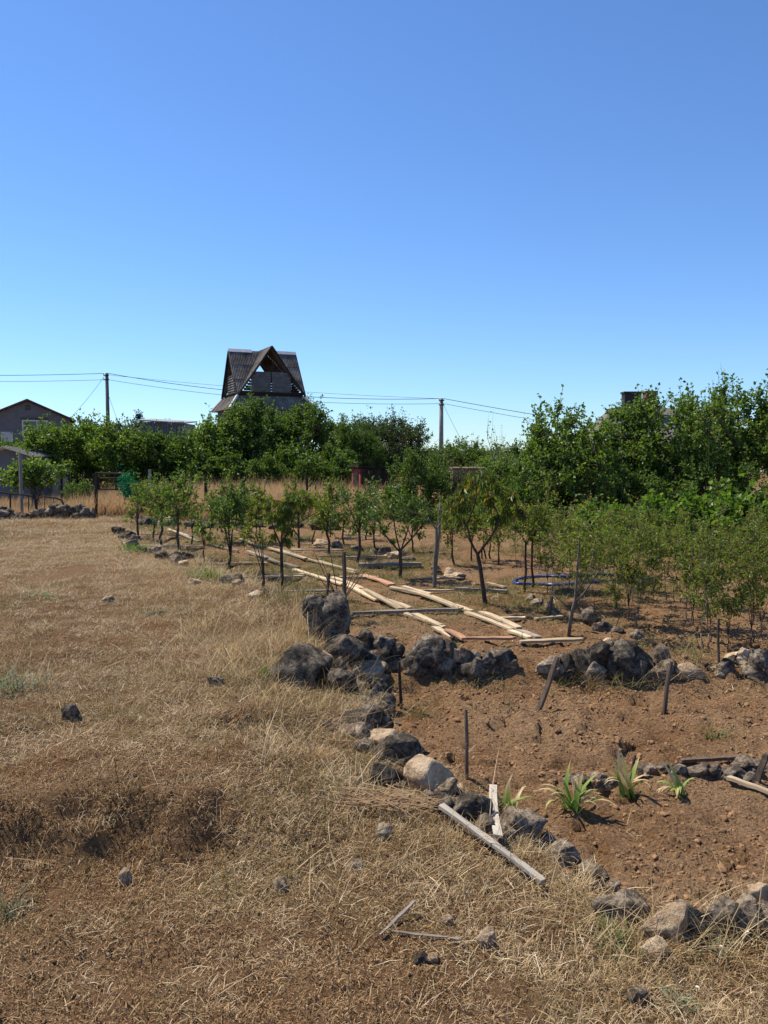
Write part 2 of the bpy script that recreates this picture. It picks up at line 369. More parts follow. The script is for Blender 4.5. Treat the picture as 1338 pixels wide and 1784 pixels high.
drygreen = leaf_mat('olive_grass_blades', [(.1, .105, .035), (.17, .155, .06), (.27, .205, .095), (.075, .095, .03)], .3, .2, .6, (1.15, 1.05, .85))
left = lambda x, y: (1 - garden(x, y)) * (1 - .82 * bare(x, y))
pat = lambda x, y, s, lo=-.1, hi=.25, f=1.4: ss(lo, hi, vn(x, y, f, s) + .5 * vn(x, y, f * 3.1, s + 1))
# flattened litter everywhere on the mown side
P = rnd_region(rng, 42000, -9, 5, 1.4, 22, lambda x, y: left(x, y) * np.clip(4.6 / y, .14, 1) * (.45 + .55 * pat(x, y, 41)) * (1 + .6 * ss(7, 12, y)))
r_, s_ = rs_(rng, P, .7, 1.25); s_ *= (1 + np.clip(P[:, 1:2] - 6, 0, 16) * .05)
scatter('straw_litter', P, r_, s_, [(clump(rng, 90, .036, .55, .085, .0023, 1.2, .4), straw2) for _ in range(6)], 'flattened dry straw lying over the mown field', 'straw')
P = rnd_region(rng, 52000, -9, 5, 1.4, 22.5, lambda x, y: left(x, y) * np.clip(4.2 / y, .17, 1) * (.25 + .75 * pat(x, y, 51)) * (1 - .75 * ss(.12, .3, vn(x, y, .9, 61))))
r_, s_ = rs_(rng, P, .6, 1.3); s_ *= (1 + np.clip(P[:, 1:2] - 6, 0, 16) * .05)
scatter('dry_grass', P, r_, s_, [(clump(rng, 60, .04, .5, .065, .002, .6, .6), straw) for _ in range(6)], 'short dry grass stubble of the mown field', 'grass')
P = rnd_region(rng, 14000, -9, 5, 1.4, 22, lambda x, y: left(x, y) * np.clip(4.2 / y, .2, 1) * (1.5 * pat(x, y, 71, -.05, .18, .7) + .25 * (x > .5)) )
r_, s_ = rs_(rng, P, .6, 1.2); s_ *= (1 + np.clip(P[:, 1:2] - 6, 0, 16) * .04)
scatter('olive_grass', P, r_, s_, [(clump(rng, 26, .075, .4, .05, .0026, .45, .6), drygreen) for _ in range(4)], 'olive half dried grass between the straw', 'grass')
# trodden crumbs, chaff and leaf litter in the bare patches and down the bank
P = rnd_region(rng, 40000, -6, 4, 1.4, 9, lambda x, y: (1 - garden(x, y)) * np.clip(4 / y, .2, 1) * (.4 + .3 * bare(x, y)))
r_, s_ = rs_(rng, P, .6, 1.3)
chaff = leaf_mat('chaff', [(.13, .07, .032), (.28, .17, .075), (.45, .31, .16), (.2, .11, .045), (.6, .47, .3)], .2, .2, .6, (1.1, 1., .85))
scatter('chaff_litter', P, r_, s_, [(clump(rng, 46, .016, .6, .07, .0032, 1.25, .3), chaff) for _ in range(5)], 'short chaff and leaf crumbs trodden into bare earth', 'litter')
P = rnd_region(rng, 26000, -6, 4, 1.4, 9, lambda x, y: (1 - garden(x, y)) * np.clip(4 / y, .2, 1) * (.12 + .6 * bare(x, y) + .9 * np.exp(-((y - 3.65) / .16) ** 2) * (x < -.3)))
r_, _ = rs_(rng, P, 1, 1, .5); s = np.clip(.008 * rng.lognormal(0, .6, len(P)), .003, .035)
fclod = noise_mat('field_clod', [(.3, (.1, .058, .028)), (.5, (.2, .122, .058)), (.75, (.3, .19, .095))], 20, .97, .1, .5, .01)
scatter('field_crumbs', P, r_, np.stack([s * 1.3, s, s * .8], -1), [(rock_mesh(970 + i, 2, 9, .5), fclod) for i in range(4)], 'dry earth crumbs lying in the trodden field', 'soil')
# longer tufts along the stone edging
def edge(x, y): d = x - np.interp(y, WY, WX); return np.exp(-((d + .32) / .3) ** 2) + .8 * np.exp(-((d + .9) / .5) ** 2) * ss(5, 5.8, y) * (1 - ss(9.5, 11, y))
P = rnd_region(rng, 8500, -5, 2.6, 3.3, 13, lambda x, y: edge(x, y) * (.25 + .75 * pat(x, y, 81, -.1, .2, 2.)) * np.clip(6 / y, .3, 1) * .8)
fr = np.stack([rng.uniform(.7, 2.6, 70), rng.uniform(2.75, 3.1, 70)], -1); P = np.vstack([P, np.column_stack([fr, H(fr[:, 0], fr[:, 1])])])
r_, s_ = rs_(rng, P, .6, 1.3)
scatter('long_dry_grass', P, r_, s_, [(clump(rng, 26, .19, .4, .045, .0026, .5, .8), straw) for _ in range(4)] + [(clump(rng, 22, .12, .35, .04, .0024, .6, .8), drygreen)], 'longer dry grass growing along the stone edging', 'grass')
# long loose stalks
P = rnd_region(rng, 620, -5, 3, 1.5, 12, lambda x, y: left(x, y) * np.clip(4 / y, .2, 1)); P[:, 2] += .02
r_, s_ = rs_(rng, P, .5, 1.4, .2)
scatter('loose_stalks', P, r_, s_, [(clump(rng, 2, .26, .3, .05, .0042, 1.2, .2), tallm) for _ in range(6)], 'long pale stalks strewn over the dry field', 'straw')
# garden weeds
P = rnd_region(rng, 26000, -6, 8, 6.2, 21.5, lambda x, y: garden(x, y) * (.06 + 1.2 * (1 - soil_mask(x, y))) * .85)
r_, s_ = rs_(rng, P, .7, 1.5)
scatter('garden_weeds', P, r_, s_, [(clump(rng, 22, .075, .4, .07, .004, .7, .6), drygreen) for _ in range(3)] + [(clump(rng, 20, .08, .4, .06, .005, .6, .6), greenm), (clump(rng, 26, .07, .4, .07, .0035, 1.2, .4), straw2)], 'thin weeds and cut grass between the garden boards', 'weeds')
P = rnd_region(rng, 2600, -1, 5, 3.3, 7.2, lambda x, y: garden(x, y) * (.04 + .5 * pat(x, y, 91, .16, .36, 1.1) * ss(4.9, 5.4, y)) * .5)
r_, s_ = rs_(rng, P, .6, 1.2)
scatter('bed_weeds', P, r_, s_, [(clump(rng, 10, .06, .4, .03, .004, .7, .6), greenm), (clump(rng, 9, .1, .4, .06, .003, 1.3, .3), straw2), (clump(rng, 9, .07, .4, .03, .003, .8, .3), drygreen)], 'sparse weeds and straw on the dug soil', 'weeds')
# tall ripe grass behind the plot
def strip(x, y):
    return (1 - ss(27.5, 28.5, y)) * ss(20.6, 21.4, y + vn(x, y, .6, 17) * 1.2) * (.35 + .65 * pat(x, y, 18, -.15, .15, .5)) * (1 - ss(.5, 2.5, x))
P = rnd_region(rng, 30000, -17, 3, 20, 34, strip); r_, s_ = rs_(rng, P, .75, 1.0); s_ *= (.55 + .45 * ss(-9.5, -7.5, P[:, :1]))
scatter('tall_dry_grass', P, r_, s_, [(clump(rng, 16, .52, .22, .12, .010, .15, .6), tallm) for _ in range(5)], 'tall ripe golden grass growing behind the orchard', 'grass')
# pebbles and clods
clodm = noise_mat('clod', [(.3, (.14, .078, .042)), (.5, (.27, .16, .086)), (.75, (.38, .245, .14))], 20, .97, .1, .5, .01)
pebm = noise_mat('pebble', [(.3, (.3, .2, .125)), (.6, (.45, .34, .23)), (.8, (.55, .46, .35))], 20, .95, .1, .4, .01)
def flat_scale(P, a, b):
    n = len(P); s = np.clip(a * rng.lognormal(0, .55, n), a * .4, b * 1.6); return np.stack([s * rng.uniform(.8, 1.5, n), s, s * rng.uniform(.5, .9, n)], -1)
P = rnd_region(rng, 90000, -1.5, 5.5, 3.3, 10, lambda x, y: soil_mask(x, y) * np.clip(4.2 / y, .2, 1) * (.3 + .7 * pat(x, y, 95, -.1, .3, 2.5)) * .9)
r_, _ = rs_(rng, P, 1, 1, .4)
scatter('soil_clods', P, r_, flat_scale(P, .012, .032), [(rock_mesh(900 + i, 2, 9, .55), clodm) for i in range(5)], 'crumbly brown clods of the dug bed', 'soil')
P = rnd_region(rng, 9000, -6, 6, 1.5, 16, lambda x, y: (soil_mask(x, y) * .8 + .2) * np.clip(4.2 / y, .2, 1) * (.2 + .8 * pat(x, y, 97, 0, .3, 1.3)))
r_, _ = rs_(rng, P, 1, 1, .4)
scatter('pebbles', P, r_, flat_scale(P, .007, .02), [(rock_mesh(950 + i, 2, 6, .3), pebm) for i in range(4)], 'small pale pebbles lying on soil and field', 'pebbles')
# ------------------------------------------------------------------ stone edgings, rocks
ROCKS = [rock_mesh(100 + i, 4, 12 + i % 6, .1 + .015 * (i % 4)) for i in range(14)]
ROCKM = {}
def rock_data(i, k):
    if (i, k) not in ROCKM:
        me = ROCKS[i].copy(); me.materials.clear(); me.materials.append(M[k]); ROCKM[i, k] = me
    return ROCKM[i, k]
KIND = {'d': 'rock', 'm': 'rock_mid', 'p': 'rock_pale'}
rr = random.Random(5)
def stone(x0, y0, x1, y1, k='d', by=None, parent=None, name='stone', sink=.3, flat=1.0):
    """a rock that fills the pixel box; by = pixel row of the ground under it (for stacked stones)"""
    g = gp((x0 + x1) / 2, (by or y1)); Y = g.y
    wpx = x1 - x0; W = wpx * pxm(Y); hgt = (y1 - y0) * pxm(Y)
    D = min(max(W, hgt) * rr.uniform(.75, .95), .55)
    Y += D * .3; c = at((x0 + x1) / 2, (y0 + y1) / 2, Y)
    hgt = hgt * (1 + sink); z = c.z - hgt * sink * .5
    o = link(name, rock_data(rr.randrange(14), KIND[k]), None, parent, loc=(c.x, Y, z), rot=(rr.uniform(-.1, .1), rr.uniform(-.1, .1), rr.choice([0, math.pi]) + rr.uniform(-.25, .25)), scale=(W * 1.22, D * 1.2, hgt * 1.2 * flat))
    return o
def wall(name, label, boxes, by=None, cat='stone edging'):
    e = thing(name, label, cat, (0, 0, 0))
    first = gp((boxes[0][0] + boxes[0][2]) / 2, by or boxes[0][3]); e.location = first
    fill = []
    for bx in boxes:
        if bx[2] - bx[0] > 24:
            for q in range(4 if by is None and bx[3] > 1180 else 2):
                w_ = rr.uniform(10, 26) * (1.3 if bx[3] > 1400 else 1); fx = rr.uniform(bx[0] - 4, bx[2] - 4); fy = (bx[5] if len(bx) > 5 else bx[3]) + rr.uniform(-6, 5); fill.append((fx, fy - w_ * .7, fx + w_, fy, rr.choice('dddmp')))
    for bx in list(boxes) + fill:
        o = stone(*bx[:4], k=bx[4] if len(bx) > 4 else 'd', by=bx[5] if len(bx) > 5 else (by if bx not in fill else None))
        o.parent = e; o.matrix_parent_inverse = Matrix.Identity(4); o.location = Vector(o.location) - first
    return e
def c7(l): return [(450 + a * .3363, 1000 + b * .3363, 450 + c * .3363, 1000 + d * .3363) + tuple(r) for a, b, c, d, *r in l]
def c8(l): return [(780 + a * .417, 1180 + b * .417, 780 + c * .417, 1180 + d * .417) + tuple(r) for a, b, c, d, *r in l]
def c6(l): return [(850 + a * .3647, 900 + b * .3647, 850 + c * .3647, 900 + d * .3647) + tuple(r) for a, b, c, d, *r in l]
# the cross row between the dug plot and the plank plot
wall('stone_row', 'row of dark rough stones between the dug plot and the plank garden', c7([
    (355, 320, 535, 430, 'd', 1156), (480, 285, 595, 395, 'd', 1156), (590, 318, 705, 400, 'd', 1160), (695, 355, 755, 415, 'd', 1160), (550, 385, 725, 478, 'd', 1162),
    (775, 315, 955, 425, 'd', 1168), (915, 345, 1025, 425, 'd', 1168), (740, 385, 860, 510, 'd', 1172), (815, 455, 885, 522, 'd', 1176), (885, 410, 1035, 505, 'd', 1172), (1005, 385, 1045, 440, 'p', 1170),
    (1040, 378, 1108, 450, 'd', 1172), (1028, 425, 1168, 552, 'd', 1186), (1108, 392, 1150, 432, 'p', 1165), (1148, 408, 1258, 512, 'd', 1174), (1200, 388, 1332, 465, 'd', 1160), (1280, 440, 1345, 480, 'm', 1164),
    (620, 465, 690, 515, 'd', 1172), (690, 430, 760, 490, 'd', 1168), (640, 420, 700, 470, 'd', 1165)]))
# the long curved edging down the field's side
wall('stone_edging', 'curved tumbledown stone edging between the dry field and the dug plot', c7([
    (300, 402, 380, 448, 'p', 1156), (335, 445, 398, 528, 'p'), (375, 428, 458, 505, 'd', 1176), (455, 400, 530, 458, 'd', 1160), (440, 455, 655, 552, 'p', 1190), (360, 488, 520, 612, 'd', 1206), (520, 540, 675, 655, 'd', 1222),
    (568, 620, 702, 752, 'd', 1250), (455, 688, 685, 825, 'd', 1272), (290, 765, 430, 815, 'm'), (430, 780, 560, 850, 'm', 1290), (555, 812, 718, 905, 'p', 1300), (605, 838, 868, 990, 'd', 1332), (585, 983, 795, 1115, 'd', 1375),
    (918, 1058, 1026, 1150, 'm', 1388), (800, 1080, 892, 1142, 'm', 1385), (1018, 1128, 1205, 1262, 'd', 1424), (925, 1140, 1025, 1245, 'd', 1420), (858, 1122, 922, 1192, 'm', 1402), (735, 1128, 800, 1175, 'm', 1395), (690, 1150, 745, 1195, 'm', 1400),
    (505, 1050, 600, 1110, 'd', 1372), (480, 860, 600, 940, 'm', 1310), (640, 1125, 700, 1165, 'p', 1390),
    (780, 1165, 840, 1210, 'm', 1405), (830, 1185, 880, 1225, 'm', 1412), (900, 1200, 950, 1245, 'd', 1420), (700, 1195, 750, 1235, 'm', 1412), (1000, 1230, 1050, 1275, 'm', 1428), (750, 1210, 800, 1245, 'd', 1416), (1060, 1250, 1110, 1290, 'd', 1434)]) + c8([
    (120, 570, 215, 650, 'm', 1452), (205, 555, 395, 690, 'm', 1462)]))
wall('bed_edging', 'curb of grey limestone blocks round the near corner of the dug bed', c8([
    (420, 690, 548, 775, 'm'), (538, 768, 672, 892, 'm', 1552), (615, 885, 832, 1035, 'm'), (808, 938, 992, 1092, 'p'), (962, 938, 1082, 1052, 'm', 1632), (1055, 918, 1205, 1068, 'm', 1636), (1180, 910, 1290, 1015, 'm', 1628), (1255, 862, 1345, 935, 'p', 1600), (1275, 930, 1400, 1040, 'm', 1630), (1390, 900, 1540, 1010, 'm', 1620), (380, 650, 450, 705, 'm', 1480)]))
wall('low_stone_row', 'low row of weathered stones behind the iris clumps', c8([
    (798, 358, 880, 405, 'm'), (868, 358, 925, 395, 'm'), (940, 365, 1005, 400, 'd'), (1000, 365, 1085, 412, 'm'), (1080, 362, 1148, 412, 'm'), (1158, 372, 1258, 438, 'd'), (1190, 332, 1285, 380, 'm', 1345), (1265, 342, 1360, 402, 'm'), (595, 398, 692, 452, 'm'), (480, 410, 560, 445, 'd'), (1350, 350, 1450, 410, 'm')]))
wall('stone_heap', 'overgrown heap of dark stones beside the leaning board stake', c6([
    (335, 655, 425, 765, 'd'), (400, 635, 505, 765, 'd', 1180), (475, 598, 585, 705, 'd', 1172), (555, 598, 690, 755, 'd', 1178), (655, 602, 775, 725, 'd', 1176), (640, 680, 765, 785, 'd'), (755, 685, 885, 775, 'm'), (780, 610, 855, 695, 'm', 1168), (865, 698, 1000, 762, 'p'), (450, 690, 560, 775, 'm'), (540, 580, 590, 612, 'p', 1165), (230, 665, 340, 735, 'm', 1172)]))
wall('stone_group', 'tan and grey stones clustered under the thin dark sapling stake', c6([
    (1080, 678, 1168, 758, 'd'), (1140, 648, 1245, 702, 'p'), (1198, 628, 1252, 672, 'p', 1158), (1235, 638, 1325, 752, 'd'), (1305, 632, 1420, 700, 'm'), (1215, 712, 1305, 752, 'm'), (1060, 712, 1105, 740, 'p'), (1025, 698, 1068, 735, 'd')]))
wall('old_edging', 'half buried old stone edging where the field meets the plank garden', [
    (208, 925, 235, 940), (222, 940, 242, 956, 'm'), (218, 942, 236, 950, 'p'), (260, 950, 281, 965, 'm'), (272, 964, 300, 974), (296, 966, 322, 978), (312, 976, 330, 986, 'p'), (340, 988, 360, 998), (384, 1002, 412, 1016), (400, 1004, 420, 1018, 'd'), (330, 1007, 352, 1017, 'p'), (430, 1030, 455, 1042, 'p'), (243, 952, 262, 963, 'd'), (195, 918, 215, 930, 'd')])
wall('back_edging', 'low line of stones along the back of the plank garden', [
    (240, 900, 270, 916), (256, 897, 280, 910, 'd'), (274, 899, 300, 914, 'p'), (325, 905, 352, 918, 'd'), (350, 908, 372, 920), (392, 908, 416, 920, 'm'), (430, 905, 460, 918), (470, 910, 496, 922), (505, 908, 528, 920), (540, 905, 575, 922), (548, 940, 572, 950, 'p'), (576, 942, 596, 956, 'm'), (612, 950, 632, 962), (645, 955, 672, 968, 'm'), (664, 960, 700, 972, 'p'), (700, 968, 722, 976)])
wall('inner_edging', 'scattered stones edging the open soil beside the leaning peach tree', [
    (752, 993, 772, 1002), (775, 996, 806, 1008, 'p'), (796, 1000, 812, 1010), (752, 985, 766, 993, 'm'), (916, 1035, 932, 1048, 'm'), (928, 1042, 946, 1056, 'm'), (950, 1048, 966, 1064, 'p'), (956, 1060, 976, 1074, 'm'), (1036, 1084, 1062, 1096, 'p'), (1066, 1092, 1087, 1101), (1098, 1098, 1122, 1114, 'm')])
# low dry-stone wall at the top of the field
e = thing('dry_stone_wall', 'low dark dry stone wall at the top of the mown field', 'stone wall', gp(60, 905)); e0 = Vector(e.location)
xx = -8
while xx < 165:
    for lv in range(3):
        top = 884 + 6 * math.sin(xx * .045) - (6 if xx > 100 else 0) + rr.uniform(-2, 2); hh = rr.uniform(8, 12)
        y1 = 905 - lv * 7.5 - rr.uniform(0, 3); 
        if y1 - hh < top - 4: continue
        o = stone(xx + rr.uniform(-4, 4), y1 - hh, xx + rr.uniform(9, 19), y1, rr.choice('ddddm' if lv else 'dddd'), by=905); o.parent = e; o.location = Vector(o.location) - e0
    xx += rr.uniform(8, 13)
# single rocks
def single(label, *bx, cat='rock', name='rock', **k):
    o = stone(*bx, name=name, **k); return tag(o, label, cat)
def tall_rock():
    g = gp(572, 1118); Y = g.y; s = pxm(Y); e = thing('standing_rock', 'tall notched grey rock standing at the bend of the stone edging', 'rock', g)
    bm = bmesh.new()
    for (x0, y0, x1, y1, seed, dep) in ((527, 1036, 590, 1108, 3, .34), (558, 1030, 611, 1112, 8, .4), (553, 1078, 609, 1124, 11, .36)):
        tmp = bmesh.new(); tmp.from_mesh(ROCKS[seed]); c = at((x0 + x1) / 2, (y0 + y1) / 2, Y + .12)
        for v in tmp.verts: v.co = Vector((v.co.x * (x1 - x0) * s * 1.1 + c.x - g.x, v.co.y * dep + .12 - (.07 if seed == 11 else 0), v.co.z * (y1 - y0) * s * 1.12 + c.z - g.z))
        me = bpy.data.meshes.new('t'); tmp.to_mesh(me); bm.from_mesh(me); tmp.free(); bpy.data.meshes.remove(me)
    me = bpy.data.meshes.new('rock_body'); bm.to_mesh(me); bm.free(); me.polygons.foreach_set('use_smooth', np.ones(len(me.polygons), bool))
    link('body', me, M['rock'], e)
tall_rock()
single('big rounded dark boulder beside the green tuft in the dry field', 474, 1124, 571, 1197, k='d')
single('tan sandstone block lying on top of the stone edging', 708, 1318, 786, 1368, k='p', by=1380)
single('squat dark rock sitting under the bare branched sapling', 1010, 1060, 1043, 1089, k='d')
single('small grey stone alone near the dark boulder in the field', 363, 1178, 388, 1196, k='m')
single('two toned blue grey stone in the greener patch of field', 110, 1226, 138, 1254, k='d')
single('small ochre topped stone in the mown grass below the bank', 477, 1528, 503, 1556, k='p')
single('white pitted stone lying under the shaded bank', 201, 1512, 227, 1540, k='p')
single('pale stone below the heap of dry stalks', 652, 1436, 680, 1460, k='m')
single('flat buried stone next to the pale stone by the stalk heap', 602, 1498, 632, 1516, k='m')
single('tan knobbly stone in straw near the grey stick', 832, 1620, 862, 1652, k='p')
single('charred dark stone in the bare foreground straw', 722, 1660, 750, 1682, k='d')
single('little pale stone touching the charred dark stone', 746, 1660, 766, 1678, k='p')
single('cream coloured rounded stone in front of the limestone curb', 1116, 1638, 1162, 1672, k='p')
single('reddish stone in the middle of the dry field', 177, 1038, 196, 1050, k='m')
single('flat slab of ochre stone in the short grass below the bank', 365, 1582, 392, 1592, k='p')
single('grey weathered stub of stone near the bottom daisies', 1092, 1722, 1130, 1752, k='m')
single('ochre crumb of stone beside the tan knobbly stone', 766, 1596, 788, 1610, k='p')
single('small tan stone in the plank garden beneath a hanging peach', 436, 1028, 452, 1038, k='p')

# ------------------------------------------------------------------ planks
def plank_mesh(L, Wd, Tk, seed):
    rg = random.Random(seed); n = 7; V = []; sag = rg.uniform(-.004, .01) * min(1, L); bow = rg.uniform(-.012, .012) * min(1, L)
    for i in range(n):
        u = i / (n - 1); x = (u - .5) * L; z = sag * (1 - (2 * u - 1) ** 2) + rg.uniform(-.002, .002); y = bow * (1 - (2 * u - 1) ** 2)
        e0 = rg.uniform(-.2, .2) * Wd if i in (0, n - 1) else 0; tw = rg.uniform(-.003, .003)
        for (sy, sz) in ((-1, 0), (1, 0), (1, 1), (-1, 1)): V.append((x + e0 * sy, y + sy * Wd / 2, z + sz * Tk + tw * sy))
    Q = [[0, 3, 2, 1], [4 * n - 4, 4 * n - 3, 4 * n - 2, 4 * n - 1]]
    for i in range(n - 1):
        for j in range(4): Q.append([4 * i + j, 4 * i + (j + 1) % 4, 4 * i + 4 + (j + 1) % 4, 4 * i + 4 + j])
    return mesh_np('plank', np.array(V), np.array(Q))
pn = [0]
def plank(p0, p1, wd=.09, tk=.022, m='plank', label=None, name='plank', group=None, lift=.012, cat='plank', z0=None, z1=None):
    a = gp(*p0); b_ = gp(*p1)
    if z0 is not None: a.z += z0
    if z1 is not None: b_.z += z1
    d = b_ - a; L = d.length; c = (a + b_) / 2; pn[0] += 1
    zmid = max(c.z, H1(c.x, c.y) if z0 is None else -9)
    o = link(name, plank_mesh(L, wd, tk, pn[0]), M[m], loc=(c.x, c.y, zmid + lift + .002 * (pn[0] % 7)), rot=(0, -math.asin(max(-1, min(1, d.z / L))), math.atan2(d.y, d.x)))
    return tag(o, label, cat, group)
_oc = {}
_ow = 'first second third fourth fifth sixth seventh eighth ninth tenth eleventh'.split()
def ORD(base): _oc[base] = _oc.get(base, -1) + 1; return base % _ow[_oc[base]]
LA = '%s thin pale plank in the long line that passes the standing rock'
for i_, p in enumerate([((512, 995), (597, 1021)), ((577, 1009), (630, 1029)), ((601, 1023), (674, 1050)), ((613, 1027), (658, 1050)), ((634, 1031), (698, 1066)), ((670, 1050), (714, 1066)), ((706, 1075), (767, 1096)), ((722, 1075), (773, 1100)), ((757, 1098), (787, 1116)), ((468, 979), (520, 992)), ((445, 968), (480, 985))]):
    plank(*p, wd=.075, m='plank_grey' if i_ > 8 else 'plank', label=ORD(LA), group='planks of the line beside the standing rock')
LB = '%s thin pale plank of the line past the wide crowned young tree'
for p in [((468, 959), (533, 979)), ((533, 977), (621, 1000)), ((557, 981), (621, 1001)), ((680, 1026), (747, 1041)), ((702, 1025), (749, 1039)), ((730, 1041), (803, 1070)), ((749, 1043), (821, 1070)), ((813, 1072), (892, 1102)), ((839, 1072), (904, 1100)), ((888, 1104), (924, 1116))]:
    plank(*p, wd=.075, label=ORD(LB), group='planks of the line past the wide young tree')
plank((904, 1102), (938, 1116), .07, m='plank_grey', label='short grey tipped plank ending the pale plank line at the stone row')
plank((630, 1005), (682, 1022), .11, m='plank_red', label='short broad plank with red paint between two pale lines')
plank((779, 1102), (809, 1118), .06, m='plank_red', label='short red stained plank meeting the board along the stone row')
plank((795, 1124), (896, 1124), .07, m='plank_red', label='red stained board lying along the back of the stone row')
plank((906, 1124), (1014, 1120), .07, label='long clean board lying toward the overgrown stone heap')
plank((613, 1076), (803, 1069), .05, .035, m='plank_grey', label='long narrow grey batten crossing between the two plank lines')
BL = ['batten on the soil between the slim peach and its two stemmed neighbour', 'batten crossing the pale plank line behind the standing rock', 'grey batten at the foot of the bare trunk tied to a pole', 'batten left of the dark grey one behind the leaning peach', 'grey batten running up to the stake behind the standing rock', 'grey batten behind the leaning glossy young tree', 'long batten beyond the yellowing young tree', 'farthest batten in front of the back stone line', 'long pale batten passing the foot of the slim peach', 'short batten by the olive weeds under the slim peach', 'grey batten crossing at the slender light green young tree', 'short batten on the soil below the leaning peach tree', 'short slanting batten right of the leaning peach tree']
for p, mm in [(((460, 1008), (529, 1006)), 'plank'), (((592, 1010), (660, 1010)), 'plank'), (((718, 1012), (807, 1010)), 'plank_grey'), (((722, 1032), (790, 1032)), 'plank'), (((532, 1034), (588, 1032)), 'plank_grey'), (((601, 975), (678, 973)), 'plank_grey'), (((508, 963), (600, 963)), 'plank'), (((597, 932), (662, 935)), 'plank'), (((417, 1009), (527, 1007)), 'plank'), (((482, 1036), (530, 1034)), 'plank'), (((555, 973), (598, 972)), 'plank_grey'), (((865, 1082), (915, 1081)), 'plank'), (((848, 1022), (880, 1030)), 'plank')]:
    plank(*p, wd=.055, m=mm, label=BL.pop(0), group='battens laid crosswise in the plank garden')
plank((625, 989), (734, 988), .10, .05, m='plank_grey', label='thick grey beam lying behind the wide crowned young tree')
plank((793, 1030), (884, 1035), .06, .03, m='plank_grey', label='dark grey batten lying behind the leaning peach tree')
plank((932, 1082), (981, 1078), .05, label='short pale batten lying before the squat dark rock')
plank((348, 986), (414, 985), .07, m='plank_red', label='reddish batten at the foot of the dark leafy young tree')
plank((417, 984), (465, 984), .07, label='clean pale batten next to the reddish one')
plank((250, 934), (309, 936), .12, m='plank_white', label='whitewashed plank lying at the far corner of the plank garden')
plank((280, 955), (355, 955), .07, label='pale batten in front of the round young tree pair')
LD = '%s pale plank of the line through the far end of the garden'
for i_, p in enumerate([((293, 925), (330, 937)), ((298, 926), (346, 945)), ((366, 951), (415, 963)), ((417, 941), (455, 956)), ((430, 966), (465, 979)), ((489, 961), (527, 975))]):
    plank(*p, wd=.05, m=('plank', 'plank_grey', 'plank_grey')[i_ % 3], label=ORD(LD), group='planks at the far end of the garden')
plank((768, 1430), (946, 1552), .033, .016, m='plank_white', label='long bleached beam lying in dry grass at the edging', name='beam', z0=.05, z1=.01, cat='beam')
plank((868, 1487), (859, 1396), .042, .012, m='plank_white', label='short peeling white board leaning from the bleached beam', z0=.05, z1=.06)
plank((1268, 1369), (1345, 1399), .035, .02, label='pale lath lying on the bed behind the irises', name='lath', cat='lath')
plank((1186, 1336), (1290, 1330), .028, .022, m='stake', label='grey weathered log on the low stone row', name='log', lift=.03, cat='log')
plank((662, 1640), (722, 1592), .011, .007, m='plank_grey', label='grey split stick lying in the foreground straw', name='stick', z1=.03, cat='stick')
plank((684, 1634), (800, 1646), .007, .004, m='plank_grey', label='thin brown splinter lying beside the grey stick', name='splinter', cat='splinter')
plank((548 + 65, 1076), (500 + 100, 1082), .05, m='plank_grey', label='grey offcut behind the standing rock')

# ------------------------------------------------------------------ stakes
def stake(base, top, r, label, square=False, m='stake', name='stake', lean_back=0.):
    g = gp(*base); tp = at(top[0], top[1], g.y + lean_back); mb = MB(); rg = random.Random(int(base[0]))
    P = [g + Vector((0, 0, -.06)) + (tp - g) * u + Vector((rg.uniform(-1, 1), rg.uniform(-1, 1), 0)) * r * .35 for u in (0, .3, .6, .85, 1)]
    mb.tube([list(p - g) for p in P], [r, r * 1.02, r * .97, r, r * .8], 4 if square else 7)
    return tag(mb.build(name, M[m], loc=g, smooth=False), label, 'stake')
stake((600, 1046), (599, 953), .026, 'grey square stake standing just behind the tall standing rock', True)
stake((569, 1045), (573, 990), .02, 'short slanting stake beside the grey square stake', True)
stake((698, 1232), (696, 1140), .013, 'thin rusty rod stake in front of the dark stone row', m='iron')
stake((814, 1358), (812, 1219), .011, 'straight slim brown stake at the edge of the dug plot')
stake((932, 1238), (973, 1131), .024, 'leaning board stake in front of the overgrown stone heap', True, lean_back=.05)
stake((1156, 1242), (1169, 1139), .018, 'crooked split stake wrapped with dry stems in the dug plot')
stake((1253, 1160), (1252, 1066), .012, 'thin dark stake rising from the tan stone cluster')
stake((1097, 1348), (1107, 1300), .01, 'short thin stake standing among the iris clumps')
stake((1317, 1362), (1337, 1297), .022, 'stout square peg beside the low stone row log', True)
stake((951, 1075), (963, 1030), .02, 'short forked stake next to the blue hose loop')
stake((990, 1100), (1002, 1030), .018, 'split grey stake tied to the bare branched sapling')
stake((757, 1022), (769, 856), .022, 'tall straight grey pole tied along the bare young trunk', m='bark_pale')
# bent wire on the rusty rod
g = gp(698, 1232); mb = MB(); mb.tube([list(at(696 - 48 * u, 1142 + 16 * u * u * 1.5, g.y) - g) for u in np.linspace(0, 1, 8)], .003, 4)
tag(mb.build('wire', M['iron'], loc=g), 'bent rusty wire arching from the rod before the stone row', 'wire')

